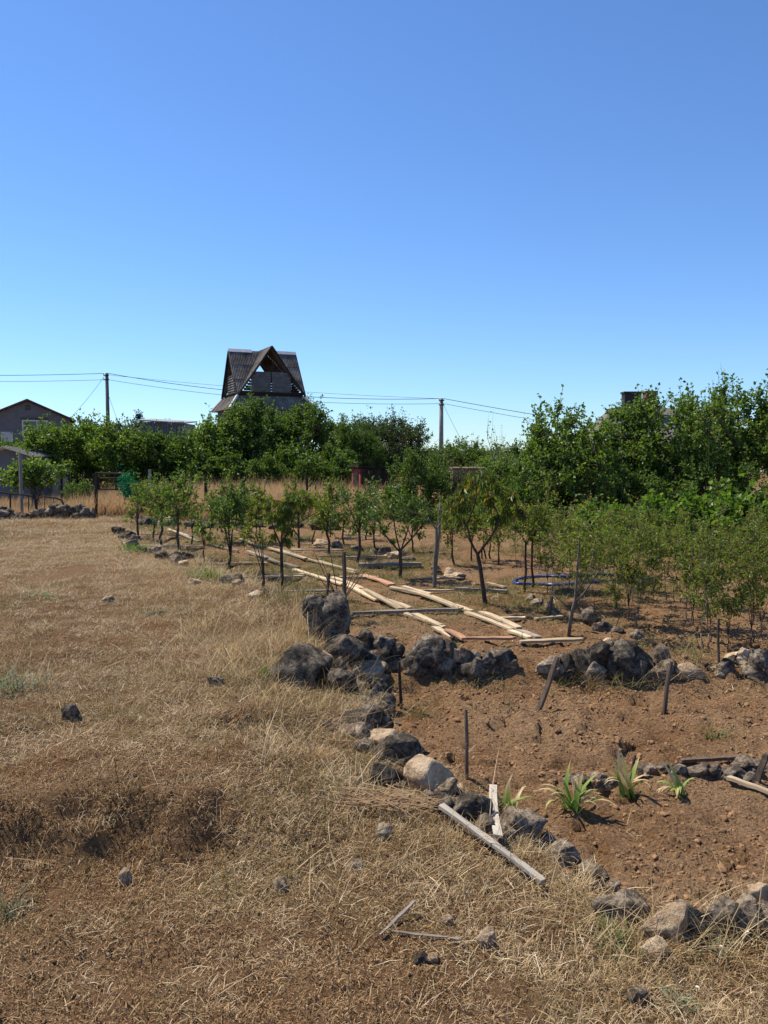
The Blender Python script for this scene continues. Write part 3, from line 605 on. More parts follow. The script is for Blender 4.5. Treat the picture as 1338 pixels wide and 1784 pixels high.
# ------------------------------------------------------------------ irises
m, t, b = mat('iris_leaf', .5, .35)
ta = N(t, 'ShaderNodeAttribute', attribute_name='tt'); oi = t.nodes.new('ShaderNodeObjectInfo')
ad = N(t, 'ShaderNodeMath', operation='MULTIPLY_ADD'); t.links.new(oi.outputs['Random'], ad.inputs[0]); ad.inputs[1].default_value = .75; t.links.new(ta.outputs['Fac'], ad.inputs[2])
cl = ramp(t, ad.outputs[0], [(.05, (.4, .42, .2)), (.25, (.15, .27, .05)), (.6, (.24, .36, .07)), (.76, (.42, .38, .14)), (.95, (.58, .44, .24))])
mr = N(t, 'ShaderNodeMath', operation='DIVIDE'); t.links.new(ad.outputs[0], mr.inputs[0]); mr.inputs[1].default_value = 1.35
t.links.new(mr.outputs[0], cl.node.inputs[0]); t.links.new(cl, b.inputs['Base Color']); M['iris'] = m
tr = t.nodes.new('ShaderNodeBsdfTranslucent'); t.links.new(cl, tr.inputs[0]); mx = t.nodes.new('ShaderNodeMixShader'); mx.inputs[0].default_value = .35
t.links.new(b.outputs[0], mx.inputs[1]); t.links.new(tr.outputs[0], mx.inputs[2]); t.links.new(mx.outputs[0], t.nodes['Material Output'].inputs[0])
def iris_leaf(rg, L, Wd, lean, bend):
    n = 8; V = []; tt = []; p = Vector((0, 0, -.02)); dz = lean
    for i in range(n):
        u = i / (n - 1)
        if i: dz2 = dz + bend * u ** 2.2; p = p + Vector((math.sin(dz2), 0, math.cos(dz2))) * L / (n - 1)
        ww = Wd * (.8 + .5 * math.sin(u * 2.2)) * (1 - u ** 3) / 2 + .0006
        th = .0022 * (1 - u)
        for s in (-1, 1): V.append((p.x, s * ww, p.z)); tt.append(u)
        V.append((p.x + th + .0004, 0, p.z)); tt.append(u)
    Q = []
    for i in range(n - 1):
        a0 = 3 * i; Q += [[a0, a0 + 2, a0 + 5, a0 + 3], [a0 + 2, a0 + 1, a0 + 4, a0 + 5]]
    me = mesh_np('leaf', np.array(V), np.array(Q)); at2 = me.attributes.new('tt', 'FLOAT', 'POINT'); at2.data.foreach_set('value', np.array(tt, np.float32))
    me.polygons.foreach_set('use_smooth', np.ones(len(me.polygons), bool)); return me
rg = random.Random(3)
LEAF = [iris_leaf(rg, rg.uniform(.2, .27), rg.uniform(.022, .032), rg.uniform(.02, .5), rg.uniform(0, .5)) for _ in range(8)] + [iris_leaf(rg, rg.uniform(.17, .24), rg.uniform(.014, .022), rg.uniform(.2, .7), rg.uniform(1.2, 2.4)) for _ in range(4)]
for (px, py, hpx, n, lb) in [(884, 1414, 62, 11, 'iris clump with a few splayed leaves beside the white board'), (1000, 1410, 72, 22, 'densest green iris clump with curled brown outer leaves'), (1092, 1385, 68, 15, 'upright iris clump at the foot of the short thin stake'), (1190, 1385, 60, 14, 'iris clump leaning over with dry bleached leaves by the log')]:
    g = gp(px, py); e = thing('iris_plant', lb, 'plant', g, 0, 'irises in the dug bed'); sc = hpx * pxm(g.y) / .2
    for i in range(n):
        az = rg.choice([0, math.pi]) + rg.gauss(0, .7); k = rg.randrange(12) if rg.random() < .8 else rg.randrange(8, 12)
        link('leaf', LEAF[k], M['iris'], e, loc=(rg.uniform(-.04, .04), rg.uniform(-.035, .035), 0), rot=(rg.uniform(-.2, .2), 0, az), scale=(sc, sc, sc * rg.uniform(.7, 1.1)))

# ------------------------------------------------------------------ hose, stalk heap, tufts, daisies
m, t, b = mat('hose', .35, .4); b.inputs['Base Color'].default_value = (.02, .055, .19, 1); M['hose'] = m
hp = [(1136, 1012), (1085, 1006), (1040, 1003), (1000, 1007), (960, 1006), (920, 1008), (899, 1013), (897, 1018), (915, 1020), (950, 1021), (985, 1021), (1020, 1017), (1060, 1015), (1105, 1018), (1150, 1017)]
Pp = []
for i in range(len(hp) - 1):
    for u in np.linspace(0, 1, 6)[:-1]:
        p0, p1, p2, p3 = [np.array(hp[max(0, min(len(hp) - 1, i + k))], float) for k in (-1, 0, 1, 2)]
        q = .5 * (2 * p1 + (p2 - p0) * u + (2 * p0 - 5 * p1 + 4 * p2 - p3) * u * u + (3 * p1 - p0 - 3 * p2 + p3) * u ** 3)
        gg_ = gp(*q); gg_.z = H1(gg_.x, gg_.y) + .02; Pp.append(gg_)
mb = MB(); mb.tube([list(p) for p in Pp], .021, 8); tag(mb.build('hose', M['hose'], smooth=True), 'blue garden hose looped on the bare soil among the saplings', 'hose')
def stalk_heap(c, n, L, spread, dirv, label):
    g = gp(*c); e = thing('stalk_heap', label, 'straw', g); rg = random.Random(n)
    for i in range(n):
        mb = MB(); l = L * rg.uniform(.5, 1.1); az = dirv + rg.gauss(0, .28); x = rg.gauss(0, spread); y = rg.gauss(0, spread * .5)
        P = []
        for u in (-.5, -.17, .17, .5):
            qx = x + math.cos(az) * u * l; qy = y + math.sin(az) * u * l; P.append((qx, qy, max(H1(g.x + qx, g.y + qy) - g.z + .008, rg.uniform(0, .09)) + rg.uniform(0, .02)))
        mb.tube(P, [.0032, .003, .0026, .0012], 3); mb.build('stalk', tallm, e)
stalk_heap((680, 1412), 44, .5, .11, -.35, 'heap of long pale dry stalks raked against the stone edging')
stalk_heap((415, 1255), 26, .4, .12, 1.2, 'loose bunch of pale stalks on the grass hump by the boulder')
stalk_heap((478, 1140), 22, .45, .2, .3, 'dry weed stalks lying over the hump behind the boulder')
stalk_heap((560, 1270), 18, .45, .12, .7, 'crossed dry stalks resting on the flat pale edging stone')
def tuft(px, py, n, h, spread, lean, mtl, label, cat='grass tuft', name='grass_tuft', wd=.003):
    g = gp(px, py); me = clump(np.random.default_rng(px + py), n, h, .25, spread, wd, lean, .7, 'tuft')
    return tag(link(name, me, mtl, loc=g), label, cat)
pinkt = leaf_mat('bleached_tuft', [(.4, .26, .14), (.5, .36, .22), (.3, .18, .09)], .3, .2, .6)
fresh = leaf_mat('fresh_green', [(.07, .15, .03), (.11, .2, .04), (.15, .23, .06)], .4, .25, .5)
sage = leaf_mat('sage_green', [(.13, .18, .11), (.2, .24, .16), (.1, .14, .07)], .3, .2, .6)
tuft(551, 1322, 260, .13, .03, .75, pinkt, 'bushy bleached grass tuft on the stone edging')
tuft(462, 1178, 130, .1, .04, .5, fresh, 'bright green tuft at the side of the dark boulder', wd=.006)
tuft(240, 960, 160, .2, .13, .5, fresh, 'bright green tuft among the old edging stones', wd=.012)
tuft(362, 1010, 120, .22, .1, .4, fresh, 'green grass tuft at the field edge near the dark young tree', wd=.008)
tuft(490, 1052, 160, .3, .13, .35, drygreen, 'tall olive weeds under the drooping peach tree', wd=.006)
tuft(72, 1038, 60, .1, .09, 1.0, fresh, 'flat rosette of green weed in the field', wd=.014)
tuft(270, 1065, 50, .09, .08, 1.0, sage, 'pale sage weed in the middle of the field', wd=.014)
tuft(10, 1200, 160, .14, .12, .5, sage, 'grey green weed patch in the field below the low wall', wd=.006)
tuft(1075, 1640, 90, .08, .045, .7, fresh, 'small leafy weed in front of the limestone curb', wd=.009)
tuft(1222, 1640, 70, .07, .04, .8, sage, 'blue green seedling under the limestone curb', wd=.008)
tuft(1192, 1755, 60, .06, .03, .8, sage, 'sage seedling near the weathered stub of stone', wd=.007)
tuft(12, 1590, 90, .1, .04, .5, sage, 'grassy green tuft on the bare reddish bank', wd=.004)
tuft(1245, 1285, 60, .1, .04, .6, greenm, 'dark green weed standing alone in the dug plot', wd=.007)
tuft(730, 1250, 90, .16, .05, .4, drygreen, 'grassy weeds at the foot of the rusty rod', wd=.004)
tuft(855, 1190, 140, .12, .16, .6, drygreen, 'weeds fringing the front of the dark stone row', wd=.004)
tuft(1075, 1185, 180, .16, .2, .5, drygreen, 'weeds growing over the overgrown stone heap', wd=.004)
tuft(1165, 1170, 120, .2, .1, .5, straw, 'dry grass tuft behind the crooked split stake', wd=.004)
for (x, y, r_) in [(1300, 1645, .8), (1285, 1610, .7), (1255, 1672, .6), (1214, 1745, .6), (985, 1545, .6)]:
    g = gp(x, y); e = thing('daisy', 'tiny white daisy on a thin stem by the limestone curb', 'flower', g, 0, 'white daisies by the curb'); hh = .05
    mb = MB(); mb.tube([(0, 0, -.01), (.003, 0, hh * .5), (0, 0, hh)], .0012, 4); mb.build('stem', greenm, e)
    mb = MB(); rg2 = random.Random(x)
    for k in range(10):
        a_ = k * .628; c_, s_2 = math.cos(a_), math.sin(a_); mb.add([(0, 0, hh), (c_ * .006 * r_ - s_2 * .0022, s_2 * .006 * r_ + c_ * .0022, hh + .002), (c_ * .012 * r_, s_2 * .012 * r_, hh + .001), (c_ * .006 * r_ + s_2 * .0022, s_2 * .006 * r_ - c_ * .0022, hh + .002)], [[0, 1, 2, 3]])
    wm = M.get('petal') or M.setdefault('petal', noise_mat('petal', [(.3, (.75, .75, .72)), (.7, (.82, .82, .8))], 9, .6, .2, 0)); mb.build('petals', wm, e)

ets = [(470, 1205), (505, 1205), (545, 1215), (590, 1240), (560, 1285), (600, 1330), (640, 1390), (575, 1260), (620, 1275), (660, 1400), (720, 1440), (800, 1465), (900, 1500), (935, 1530), (1000, 1560), (1040, 1600), (1120, 1640), (1190, 1645), (1265, 1640), (1320, 1640), (535, 1110), (520, 1090), (545, 1060), (700, 1190), (760, 1195), (900, 1195), (980, 1190), (1030, 1190), (1130, 1190), (660, 1170), (820, 1200)]
tall_t = [(395, 1075), (430, 1085), (460, 1095), (500, 1100), (530, 1125), (440, 1120), (480, 1130), (390, 1110), (350, 1095), (470, 1060), (510, 1065), (500, 1245), (530, 1260), (480, 1280), (520, 1310), (560, 1350), (600, 1370), (545, 1380), (450, 1240), (470, 1320), (590, 1215), (610, 1400)]
for i, (x, y) in enumerate(tall_t):
    rg = random.Random(i + 900); g = gp(x, y); me = clump(np.random.default_rng(i + 950), rg.randint(45, 90), rg.uniform(.15, .26), .35, rg.uniform(.05, .1), .003, rg.uniform(.4, .9), .9, 'tuft')
    tag(link('weed_clump', me, (straw, straw2, drygreen)[i % 5 % 3], loc=g), 'tall dry weed clump on the hump beside the standing rock' if y < 1180 else 'tall dry weed clump leaning along the curved stone edging', 'weeds', 'weed clumps by the standing rock' if y < 1180 else 'weed clumps along the curved edging')
for i, (x, y) in enumerate(ets):
    rg = random.Random(i); g = gp(x, y); dryk = rg.random() < .7
    me = clump(np.random.default_rng(i + 50), rg.randint(50, 120), rg.uniform(.07, .15), .35, rg.uniform(.03, .07), .0026, rg.uniform(.4, .8), .8, 'tuft')
    tag(link('grass_tuft', me, straw if dryk else drygreen, loc=g), 'dry grass tuft spilling over the stones of the edging' if dryk else 'olive grass tuft growing against the stones of the edging', 'grass tuft', 'dry tufts along the stone edging' if dryk else 'olive tufts along the stone edging')
# ------------------------------------------------------------------ trees
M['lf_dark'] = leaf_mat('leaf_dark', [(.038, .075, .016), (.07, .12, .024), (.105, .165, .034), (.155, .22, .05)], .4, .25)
M['lf_mid'] = leaf_mat('leaf_mid', [(.05, .092, .018), (.092, .152, .029), (.138, .21, .042), (.2, .27, .065)], .45, .25)
M['lf_light'] = leaf_mat('leaf_light', [(.06, .1, .025), (.085, .135, .035), (.115, .17, .05)], .4, .2, .6)
M['lf_olive'] = leaf_mat('leaf_olive', [(.045, .065, .025), (.07, .095, .04), (.1, .13, .06)], .3, .25)
M['lf_pear'] = leaf_mat('leaf_pear', [(.042, .085, .02), (.075, .13, .03), (.115, .175, .046), (.18, .235, .08)], .4, .3, .45)
M['lf_peach'] = leaf_mat('leaf_peach', [(.07, .11, .02), (.11, .15, .03), (.15, .18, .035), (.06, .1, .02), (.12, .17, .034), (.32, .19, .03)], .45, .25)
M['lf_sap'] = leaf_mat('leaf_sapling', [(.085, .13, .025), (.13, .185, .036), (.185, .23, .048), (.2, .155, .05), (.11, .17, .032)], .45, .3)
M['lf_vine'] = leaf_mat('leaf_vine', [(.07, .13, .02), (.11, .185, .028), (.16, .25, .045)], .45, .25)
M['lf_conif'] = leaf_mat('leaf_conifer', [(.02, .03, .015), (.035, .05, .022)], .1, .1, .7)
def leaves(rg, P, A, size, wid, droop=0., name='crown'):
    n = len(P); L = size * rg.uniform(.65, 1.3, n)[:, None]
    A = A + np.array([0, 0, -droop]); A = A / (np.linalg.norm(A, axis=1)[:, None] + 1e-9)
    Nn = rg.normal(0, .75, (n, 3)) + np.array([0, 0, .8]); Sd = np.cross(A, Nn); Sd /= np.linalg.norm(Sd, axis=1)[:, None] + 1e-9
    Up = np.cross(Sd, A); Wd = L * wid * .5
    mid = P + A * L * .45 + Up * L * .03; bend = Up * (-.14) * L
    V = np.stack([P, mid - Sd * Wd + Up * L * .07, P + A * L + bend, mid + Sd * Wd + Up * L * .07], 1).reshape(-1, 3)
    o = (np.arange(n) * 4)[:, None]
    return mesh_np(name, V, np.vstack([o + np.array([0, 1, 2]), o + np.array([0, 2, 3])]))
def bez(a, c, b, n): u = np.linspace(0, 1, n)[:, None]; return (1 - u) ** 2 * a + 2 * u * (1 - u) * c + u * u * b
def tree_at(name, label, loc, h, w, d=None, bottom=.3, fork=.25, tr=.08, nl=7, nc=60, ntw=5, nlv=14, leaf=.08, wid=.6, twig=.4, up=.6, lf='lf_mid', bark='bark', seed=1, droop=0., shoots=8, group=None, cat='tree', lump=.3, twigs=True, trunk_top=(0, 0), inner=.35, base_w=0.6, stems=1, boxy=False, crook=0.):
    rg = np.random.default_rng(seed); d = d or w; e = thing(name, label, cat, loc, 0, group)
    rx, ry = w / 2, d / 2; zb = bottom * h; rz = (h - zb) / 2; cen = np.array([trunk_top[0], trunk_top[1], zb + rz])
    mb = MB(); fz = fork * h
    # clumps inside a lumpy envelope
    D = rg.normal(0, 1, (nc, 3)); D /= np.linalg.norm(D, axis=1)[:, None]
    wv = rg.normal(0, 2.2, (5, 3)); ph = rg.uniform(0, 6.28, 5); lu = 1 + lump * np.sin(D @ wv.T + ph).mean(1) * 1.5
    rad = np.maximum(inner, rg.random(nc) ** .45) * lu
    taper = np.where(D[:, 2] < 0, 1.0 - (1 - base_w) * np.abs(D[:, 2]), 1.0)
    Cc = cen + D * rad[:, None] * np.array([rx, ry, rz]) * np.stack([taper, taper, np.ones(nc)], -1) * .86
    if boxy:
        lo = D[:, 2] < .15; th = rg.uniform(0, 6.28, nc); q = np.sqrt(rg.uniform(.25, 1, nc)) * lu * .86; zz = zb + rg.uniform(0, 1.15, nc) * rz
        Cc = np.where(lo[:, None], np.stack([cen[0] + np.cos(th) * q * rx, cen[1] + np.sin(th) * q * ry, zz], -1), Cc)
    # trunk(s) and limbs
    limb_pts = []; ends = np.argsort(rg.random(nc))[:nl]
    roots = [np.array([0., 0, -.12])] if stems == 1 else [np.array([rg.normal(0, .09), rg.normal(0, .09), -.12]) for _ in range(stems)]
    fk = [np.array([r_[0] + trunk_top[0] * .35, r_[1] + trunk_top[1] * .35, fz * rg.uniform(.85, 1.1)]) for r_ in roots]
    for r_, f_ in zip(roots, fk):
        u = np.linspace(0, 1, 5)[:, None]; tp = r_ + (f_ - r_) * u; tp[1:-1] += rg.normal(0, tr * .25 + crook, (3, 3)) * np.array([1, 1, 0]); mb.tube(tp, np.linspace(tr * 1.25, tr * .9, 5), 7)
    for i in ends:
        f_ = fk[int(rg.integers(len(fk)))]; b_ = Cc[i]; ctl = f_ + (b_ - f_) * np.array([.35, .35, .62]) + rg.normal(0, .06, 3) * h * .3
        pp = bez(f_, ctl, b_, 8); k = rg.uniform(.45, .75); mb.tube(pp, np.linspace(tr * k, tr * .14, 8), 5); limb_pts.append(pp[1:])
    LP = np.vstack(limb_pts)
    for i in range(nc):
        if i in ends: continue
        dd = np.linalg.norm(LP - Cc[i], axis=1) + np.maximum(0, LP[:, 2] - Cc[i, 2]) * 1.5; a_ = LP[int(np.argmin(dd))]
        c_ = a_ + (Cc[i] - a_) * .5 + np.array([0, 0, .05 * h]) * rg.random(); mb.tube(bez(a_, c_, Cc[i], 4), np.linspace(tr * .2, tr * .07, 4), 4, cap=False)
    # twigs and leaves
    nt = nc * ntw; Bc = np.repeat(Cc, ntw, 0); out = Bc - cen; out /= np.linalg.norm(out, axis=1)[:, None] + 1e-9
    Td = out * .55 + rg.normal(0, .6, (nt, 3)) + np.array([0, 0, up]); Td /= np.linalg.norm(Td, axis=1)[:, None]
    Tl = twig * rg.uniform(.5, 1.35, nt)
    if shoots:
        tops = np.argsort(-(Cc[:, 2] + rg.normal(0, h * .08, nc)))[:shoots]
        Bc = np.vstack([Bc, Cc[tops]]); sd = np.column_stack([rg.normal(0, .25, shoots), rg.normal(0, .25, shoots), np.ones(shoots)]); sd /= np.linalg.norm(sd, axis=1)[:, None]
        Td = np.vstack([Td, sd]); Tl = np.concatenate([Tl, twig * rg.uniform(1.2, 2.2, shoots)]); nt += shoots
    if twigs:
        for i in range(nt): mb.tube(np.stack([Bc[i], Bc[i] + Td[i] * Tl[i] * .5 + np.array([0, 0, -.03 * Tl[i]]), Bc[i] + Td[i] * Tl[i]]), [max(.0035, tr * .06), max(.003, tr * .045), .0015], 3, cap=False)
    u = rg.uniform(.1, 1.02, (nt, nlv)); P = Bc[:, None] + Td[:, None] * (u * Tl[:, None])[..., None] + rg.normal(0, leaf * .35, (nt, nlv, 3))
    A = Td[:, None] * .5 + rg.normal(0, .75, (nt, nlv, 3)); P = P.reshape(-1, 3); A = A.reshape(-1, 3); z = P[:, 2] > .05; P = P[z]; A = A[z]
    mb.build('trunk', M[bark], e, smooth=True); link('crown', leaves(rg, P, A, leaf, wid, droop), M[lf], e)
    return e
def tree(name, label, px, top, wpx, Y, base=None, **k):
    """px = pixel column of the stem, top = pixel row of the crown top, wpx = crown width in pixels, Y = distance"""
    p = at(px, top, Y); z = H1(p.x, Y); return tree_at(name, label, (p.x, Y, z - .02), p.z - z, wpx * pxm(Y), **k)
def young(name, label, base, top, wpx, **k):
    g = gp(*base); p = at(base[0], top, g.y); return tree_at(name, label, (g.x, g.y, g.z), p.z - g.z, wpx * pxm(g.y), **k)
YG = dict(crook=.012, tr=.022, ntw=3, nlv=12, twig=.22, shoots=3, nl=5, leaf=.055, wid=.5, lump=.35, inner=.3)
def yk(**k): q = dict(YG); q.update(k); return q
young('pear_tree', 'narrow young tree with dense dark glossy leaves near the field edge', (402, 1000), 836, 72, **yk(lf='lf_pear', nc=34, bottom=.28, fork=.2, seed=11, nlv=13, up=.9, leaf=.06))
young('young_fruit_tree', 'sparse two stemmed sapling between the glossy tree and the peach', (450, 1028), 872, 60, **yk(lf='lf_sap', nc=12, bottom=.4, fork=.1, stems=2, seed=12, nlv=8, tr=.014))
young('young_fruit_tree', 'round crowned young tree with a straight bare trunk at the far corner', (311, 960), 826, 84, **yk(lf='lf_mid', nc=34, bottom=.3, fork=.3, seed=14, leaf=.06, tr=.026))
young('young_fruit_tree', 'smaller young tree next to the round crowned one', (282, 952), 840, 64, **yk(lf='lf_mid', nc=20, bottom=.35, fork=.35, seed=15, nlv=10, leaf=.06))
young('young_fruit_tree', 'low bushy young tree at the whitewashed plank', (240, 938), 850, 46, **yk(lf='lf_mid', nc=16, bottom=.3, fork=.3, seed=16, leaf=.06))
young('sapling', 'tiny thin sapling in front of the pale batten', (356, 982), 905, 30, **yk(lf='lf_mid', nc=8, bottom=.3, fork=.4, seed=17, nlv=9, tr=.012))
young('young_fruit_tree', 'yellowing young tree in front of the golden grass', (520, 955), 850, 66, **yk(lf='lf_peach', nc=16, bottom=.4, fork=.5, seed=18, droop=.7, wid=.35, leaf=.075))
young('young_fruit_tree', 'slender light green young tree before the golden grass and red hut', (571, 966), 848, 56, **yk(lf='lf_peach', nc=18, bottom=.3, fork=.45, seed=19, leaf=.065))
young('young_fruit_tree', 'leaning young tree with glossy leaves in front of the red hut', (626, 982), 848, 66, **yk(lf='lf_pear', nc=22, bottom=.35, fork=.45, seed=20))
def custom(name, label, base, limbs, clumps, lf, leaf, wid, droop=0., bark='bark', seed=1, dep=.25, twigs=True):
    """a young tree whose limbs follow given points; clumps of leaves on short twigs"""
    g = gp(*base); rg = np.random.default_rng(seed); e = thing(name, label, 'tree', g); mb = MB(); LP = []
    for pts, r0, r1 in limbs:
        o = rg.uniform(-dep, dep); n = len(pts); P = np.array([list(at(x, y, g.y + (o * i / max(1, n - 1) if pts is not limbs[0][0] else 0)) - g) for i, (x, y) in enumerate(pts)])
        if pts is limbs[0][0]: P[0, 2] = -.06
        if n > 2: u = np.linspace(0, n - 1, 3 * n); P = np.stack([np.interp(u, np.arange(n), P[:, k]) for k in range(3)], -1); P[1:-1] = (P[:-2] + 2 * P[1:-1] + P[2:]) / 4
        mb.tube(P, np.linspace(r0, r1, len(P)), 6); LP.append(P)
    LP = np.vstack(LP); PP = []; AA = []; s = pxm(g.y)
    for (x, y, rp, n) in clumps:
        c = np.array(at(x, y, g.y + rg.uniform(-dep, dep) * 1.3) - g)
        for k in range(max(2, n // 12)):
            q = c + rg.normal(0, .45, 3) * rp * s; a_ = LP[int(np.argmin(np.linalg.norm(LP - q, axis=1)))]
            if twigs: mb.tube(bez(a_, (a_ + q) / 2 + np.array([0, 0, .03]), q, 4), [.004, .0035, .003, .0015], 3, cap=False)
            m_ = n // max(2, n // 12); u = rg.uniform(.35, 1.1, m_)[:, None]; PP.append(a_ + (q - a_) * u + rg.normal(0, .25, (m_, 3)) * rp * s * .6); AA.append((q - a_) / (np.linalg.norm(q - a_) + 1e-6) * .4 + rg.normal(0, .6, (m_, 3)))
    PP = np.vstack(PP); AA = np.vstack(AA); z = PP[:, 2] > .05; mb.build('trunk', M[bark], e, smooth=True); link('crown', leaves(rg, PP[z], AA[z], leaf, wid, droop), M[lf], e); return e
custom('peach_tree', 'slim young peach tree with drooping yellow green leaves by the tall weeds', (492, 1036), [([(492, 1036), (491, 990), (490, 952)], .024, .018), ([(490, 952), (476, 920), (468, 885), (452, 862)], .012, .004), ([(490, 952), (492, 905), (500, 868)], .011, .004), ([(490, 952), (508, 910), (522, 872), (540, 862)], .011, .004), ([(492, 930), (530, 905), (556, 890)], .006, .003)],
    [(452, 868, 14, 60), (468, 872, 14, 80), (476, 895, 14, 80), (498, 865, 14, 80), (492, 890, 14, 90), (510, 880, 14, 90), (522, 875, 12, 70), (505, 915, 12, 70), (486, 915, 12, 60), (500, 940, 9, 40), (540, 868, 12, 50), (478, 935, 8, 30)], 'lf_peach', .085, .27, 1.2, seed=13)
custom('young_fruit_tree', 'low forked young tree with a wide glossy crown near the thick beam', (697, 1008), [([(697, 1008), (698, 985), (697, 960)], .034, .026), ([(697, 962), (670, 932), (655, 895), (650, 862)], .016, .005), ([(697, 960), (688, 925), (684, 880), (690, 855)], .014, .005), ([(697, 960), (726, 928), (746, 900), (752, 880)], .016, .005), ([(697, 962), (712, 920), (718, 872)], .014, .005), ([(672, 935), (640, 905)], .008, .004), ([(725, 930), (735, 890), (732, 865)], .008, .004)],
    [(650, 868, 16, 110), (645, 900, 16, 100), (665, 890, 16, 120), (668, 920, 14, 100), (688, 868, 16, 110), (690, 895, 16, 120), (700, 925, 14, 90), (716, 878, 16, 120), (712, 905, 14, 100), (738, 880, 16, 110), (745, 905, 15, 100), (728, 915, 14, 100), (755, 890, 12, 60), (690, 850, 10, 50), (685, 940, 10, 50), (738, 935, 10, 40)], 'lf_pear', .055, .5, seed=21)
custom('young_fruit_tree', 'nearly bare young tree with one thin trunk tied to a grey pole', (757, 1024), [([(757, 1024), (757, 985), (761, 940), (760, 922)], .028, .02), ([(760, 922), (748, 905), (735, 898), (712, 890)], .01, .003), ([(760, 925), (772, 905), (776, 885)], .01, .003), ([(760, 922), (764, 895), (770, 870)], .009, .003)], [(770, 872, 12, 36), (776, 895, 12, 36), (762, 890, 10, 24), (735, 890, 12, 20)], 'lf_sap', .055, .5, seed=22, bark='bark_pale')
custom('peach_tree', 'leaning forked peach tree with drooping light leaves beside the open soil', (847, 1054), [([(847, 1054), (841, 1020), (836, 985), (832, 966)], .032, .024), ([(832, 966), (820, 945), (814, 915), (798, 895), (785, 872)], .018, .005), ([(814, 912), (825, 885), (832, 858), (826, 825)], .013, .004), ([(832, 966), (852, 940), (866, 918), (876, 890), (890, 865)], .018, .005), ([(866, 918), (895, 900), (930, 895)], .009, .003), ([(820, 945), (806, 920), (790, 900)], .009, .004), ([(870, 905), (858, 870), (862, 840)], .008, .003)],
    [(782, 872, 16, 80), (800, 880, 16, 80), (812, 862, 16, 90), (826, 828, 14, 90), (815, 840, 14, 60), (835, 855, 16, 80), (862, 845, 16, 90), (850, 868, 15, 70), (878, 868, 18, 120), (892, 862, 16, 100), (905, 880, 15, 80), (885, 895, 15, 80), (930, 890, 13, 40), (795, 905, 12, 50), (868, 900, 14, 60), (840, 830, 12, 50), (780, 890, 12, 40)], 'lf_peach', .1, .25, 1.3, seed=23, dep=.35)
young('sapling', 'small yellow leaved sapling behind the leaning peach tree', (742 + 80, 978), 895, 40, **yk(lf='lf_peach', nc=10, bottom=.3, fork=.4, seed=24, tr=.014))
young('sapling', 'bare stemmed sapling at the thicket end of the open soil', (869, 985), 890, 48, **yk(lf='lf_sap', nc=12, bottom=.35, fork=.4, seed=25, tr=.014))
young('sapling', 'multi stemmed bush at the back of the open soil', (853, 975), 880, 60, **yk(lf='lf_sap', nc=16, bottom=.3, fork=.3, seed=26, tr=.014, stems=3))
young('sapling', 'twin stemmed sapling standing inside the blue hose loop', (925, 1026), 862, 90, **yk(lf='lf_sap', nc=36, bottom=.42, fork=.5, seed=27, tr=.015, stems=2, nlv=14))
for i, (x, y, tp, wp, lf, lb) in enumerate([(335, 948, 838, 60, 'lf_mid', 'young tree right behind the round crowned one'), (365, 944, 850, 44, 'lf_mid', 'young tree behind the tiny thin sapling'), (425, 950, 845, 54, 'lf_mid', 'leafy young tree right behind the narrow glossy one'), (456, 944, 856, 50, 'lf_peach', 'yellow green young tree in the back row before the golden grass'), (545, 948, 858, 52, 'lf_mid', 'back row young tree between the yellowing and slender ones'), (600, 952, 852, 56, 'lf_pear', 'glossy back row young tree left of the red hut front'), (655, 962, 858, 56, 'lf_mid', 'back row young tree in front of the red hut door side'), (498, 938, 862, 46, 'lf_peach', 'small back row young tree behind the slim peach'), (575, 936, 866, 44, 'lf_mid', 'farthest small young tree by the golden grass'), (640, 940, 862, 50, 'lf_pear', 'farthest glossy young tree beside the red hut'), (392, 936, 862, 46, 'lf_mid', 'farthest small young tree near the pipe post'), (268, 938, 848, 44, 'lf_mid', 'young tree tucked beside the low bushy one'), (720, 962, 860, 60, 'lf_dark', 'bushy young tree under the rusty tipped shrub'), (790, 985, 880, 56, 'lf_sap', 'airy young tree behind the leaning forked peach')]):
    young('young_fruit_tree', lb, (x, y), tp, wp, **yk(lf=lf, nc=11 + i % 4 * 4, bottom=.22 + .05 * (i % 3), fork=.25 + .06 * (i % 3), seed=800 + i, leaf=.06, tr=.016, stems=1 + (i % 4 == 3), trunk_top=(.12 * math.sin(i * 1.9), 0), lump=.5))
# bare twigs behind the standing rock
g = gp(592, 1048); e = thing('bare_sapling', 'leafless thin sapling with spreading twigs behind the standing rock', 'sapling', g)
mb = MB()
for (x, y) in [(545, 958), (560, 975), (575, 960), (640, 975), (658, 965), (620, 988), (552, 1000), (610, 1000)]:
    b_ = np.array(at(x, y, g.y + .05 * ((x * 7) % 5 - 2)) - g); mb.tube(bez(np.array([0, 0, -.05]), b_ * .5 + np.array([0, 0, -.03]), b_, 6), np.linspace(.008, .003, 6), 4)
mb.build('trunk', M['bark'], e)
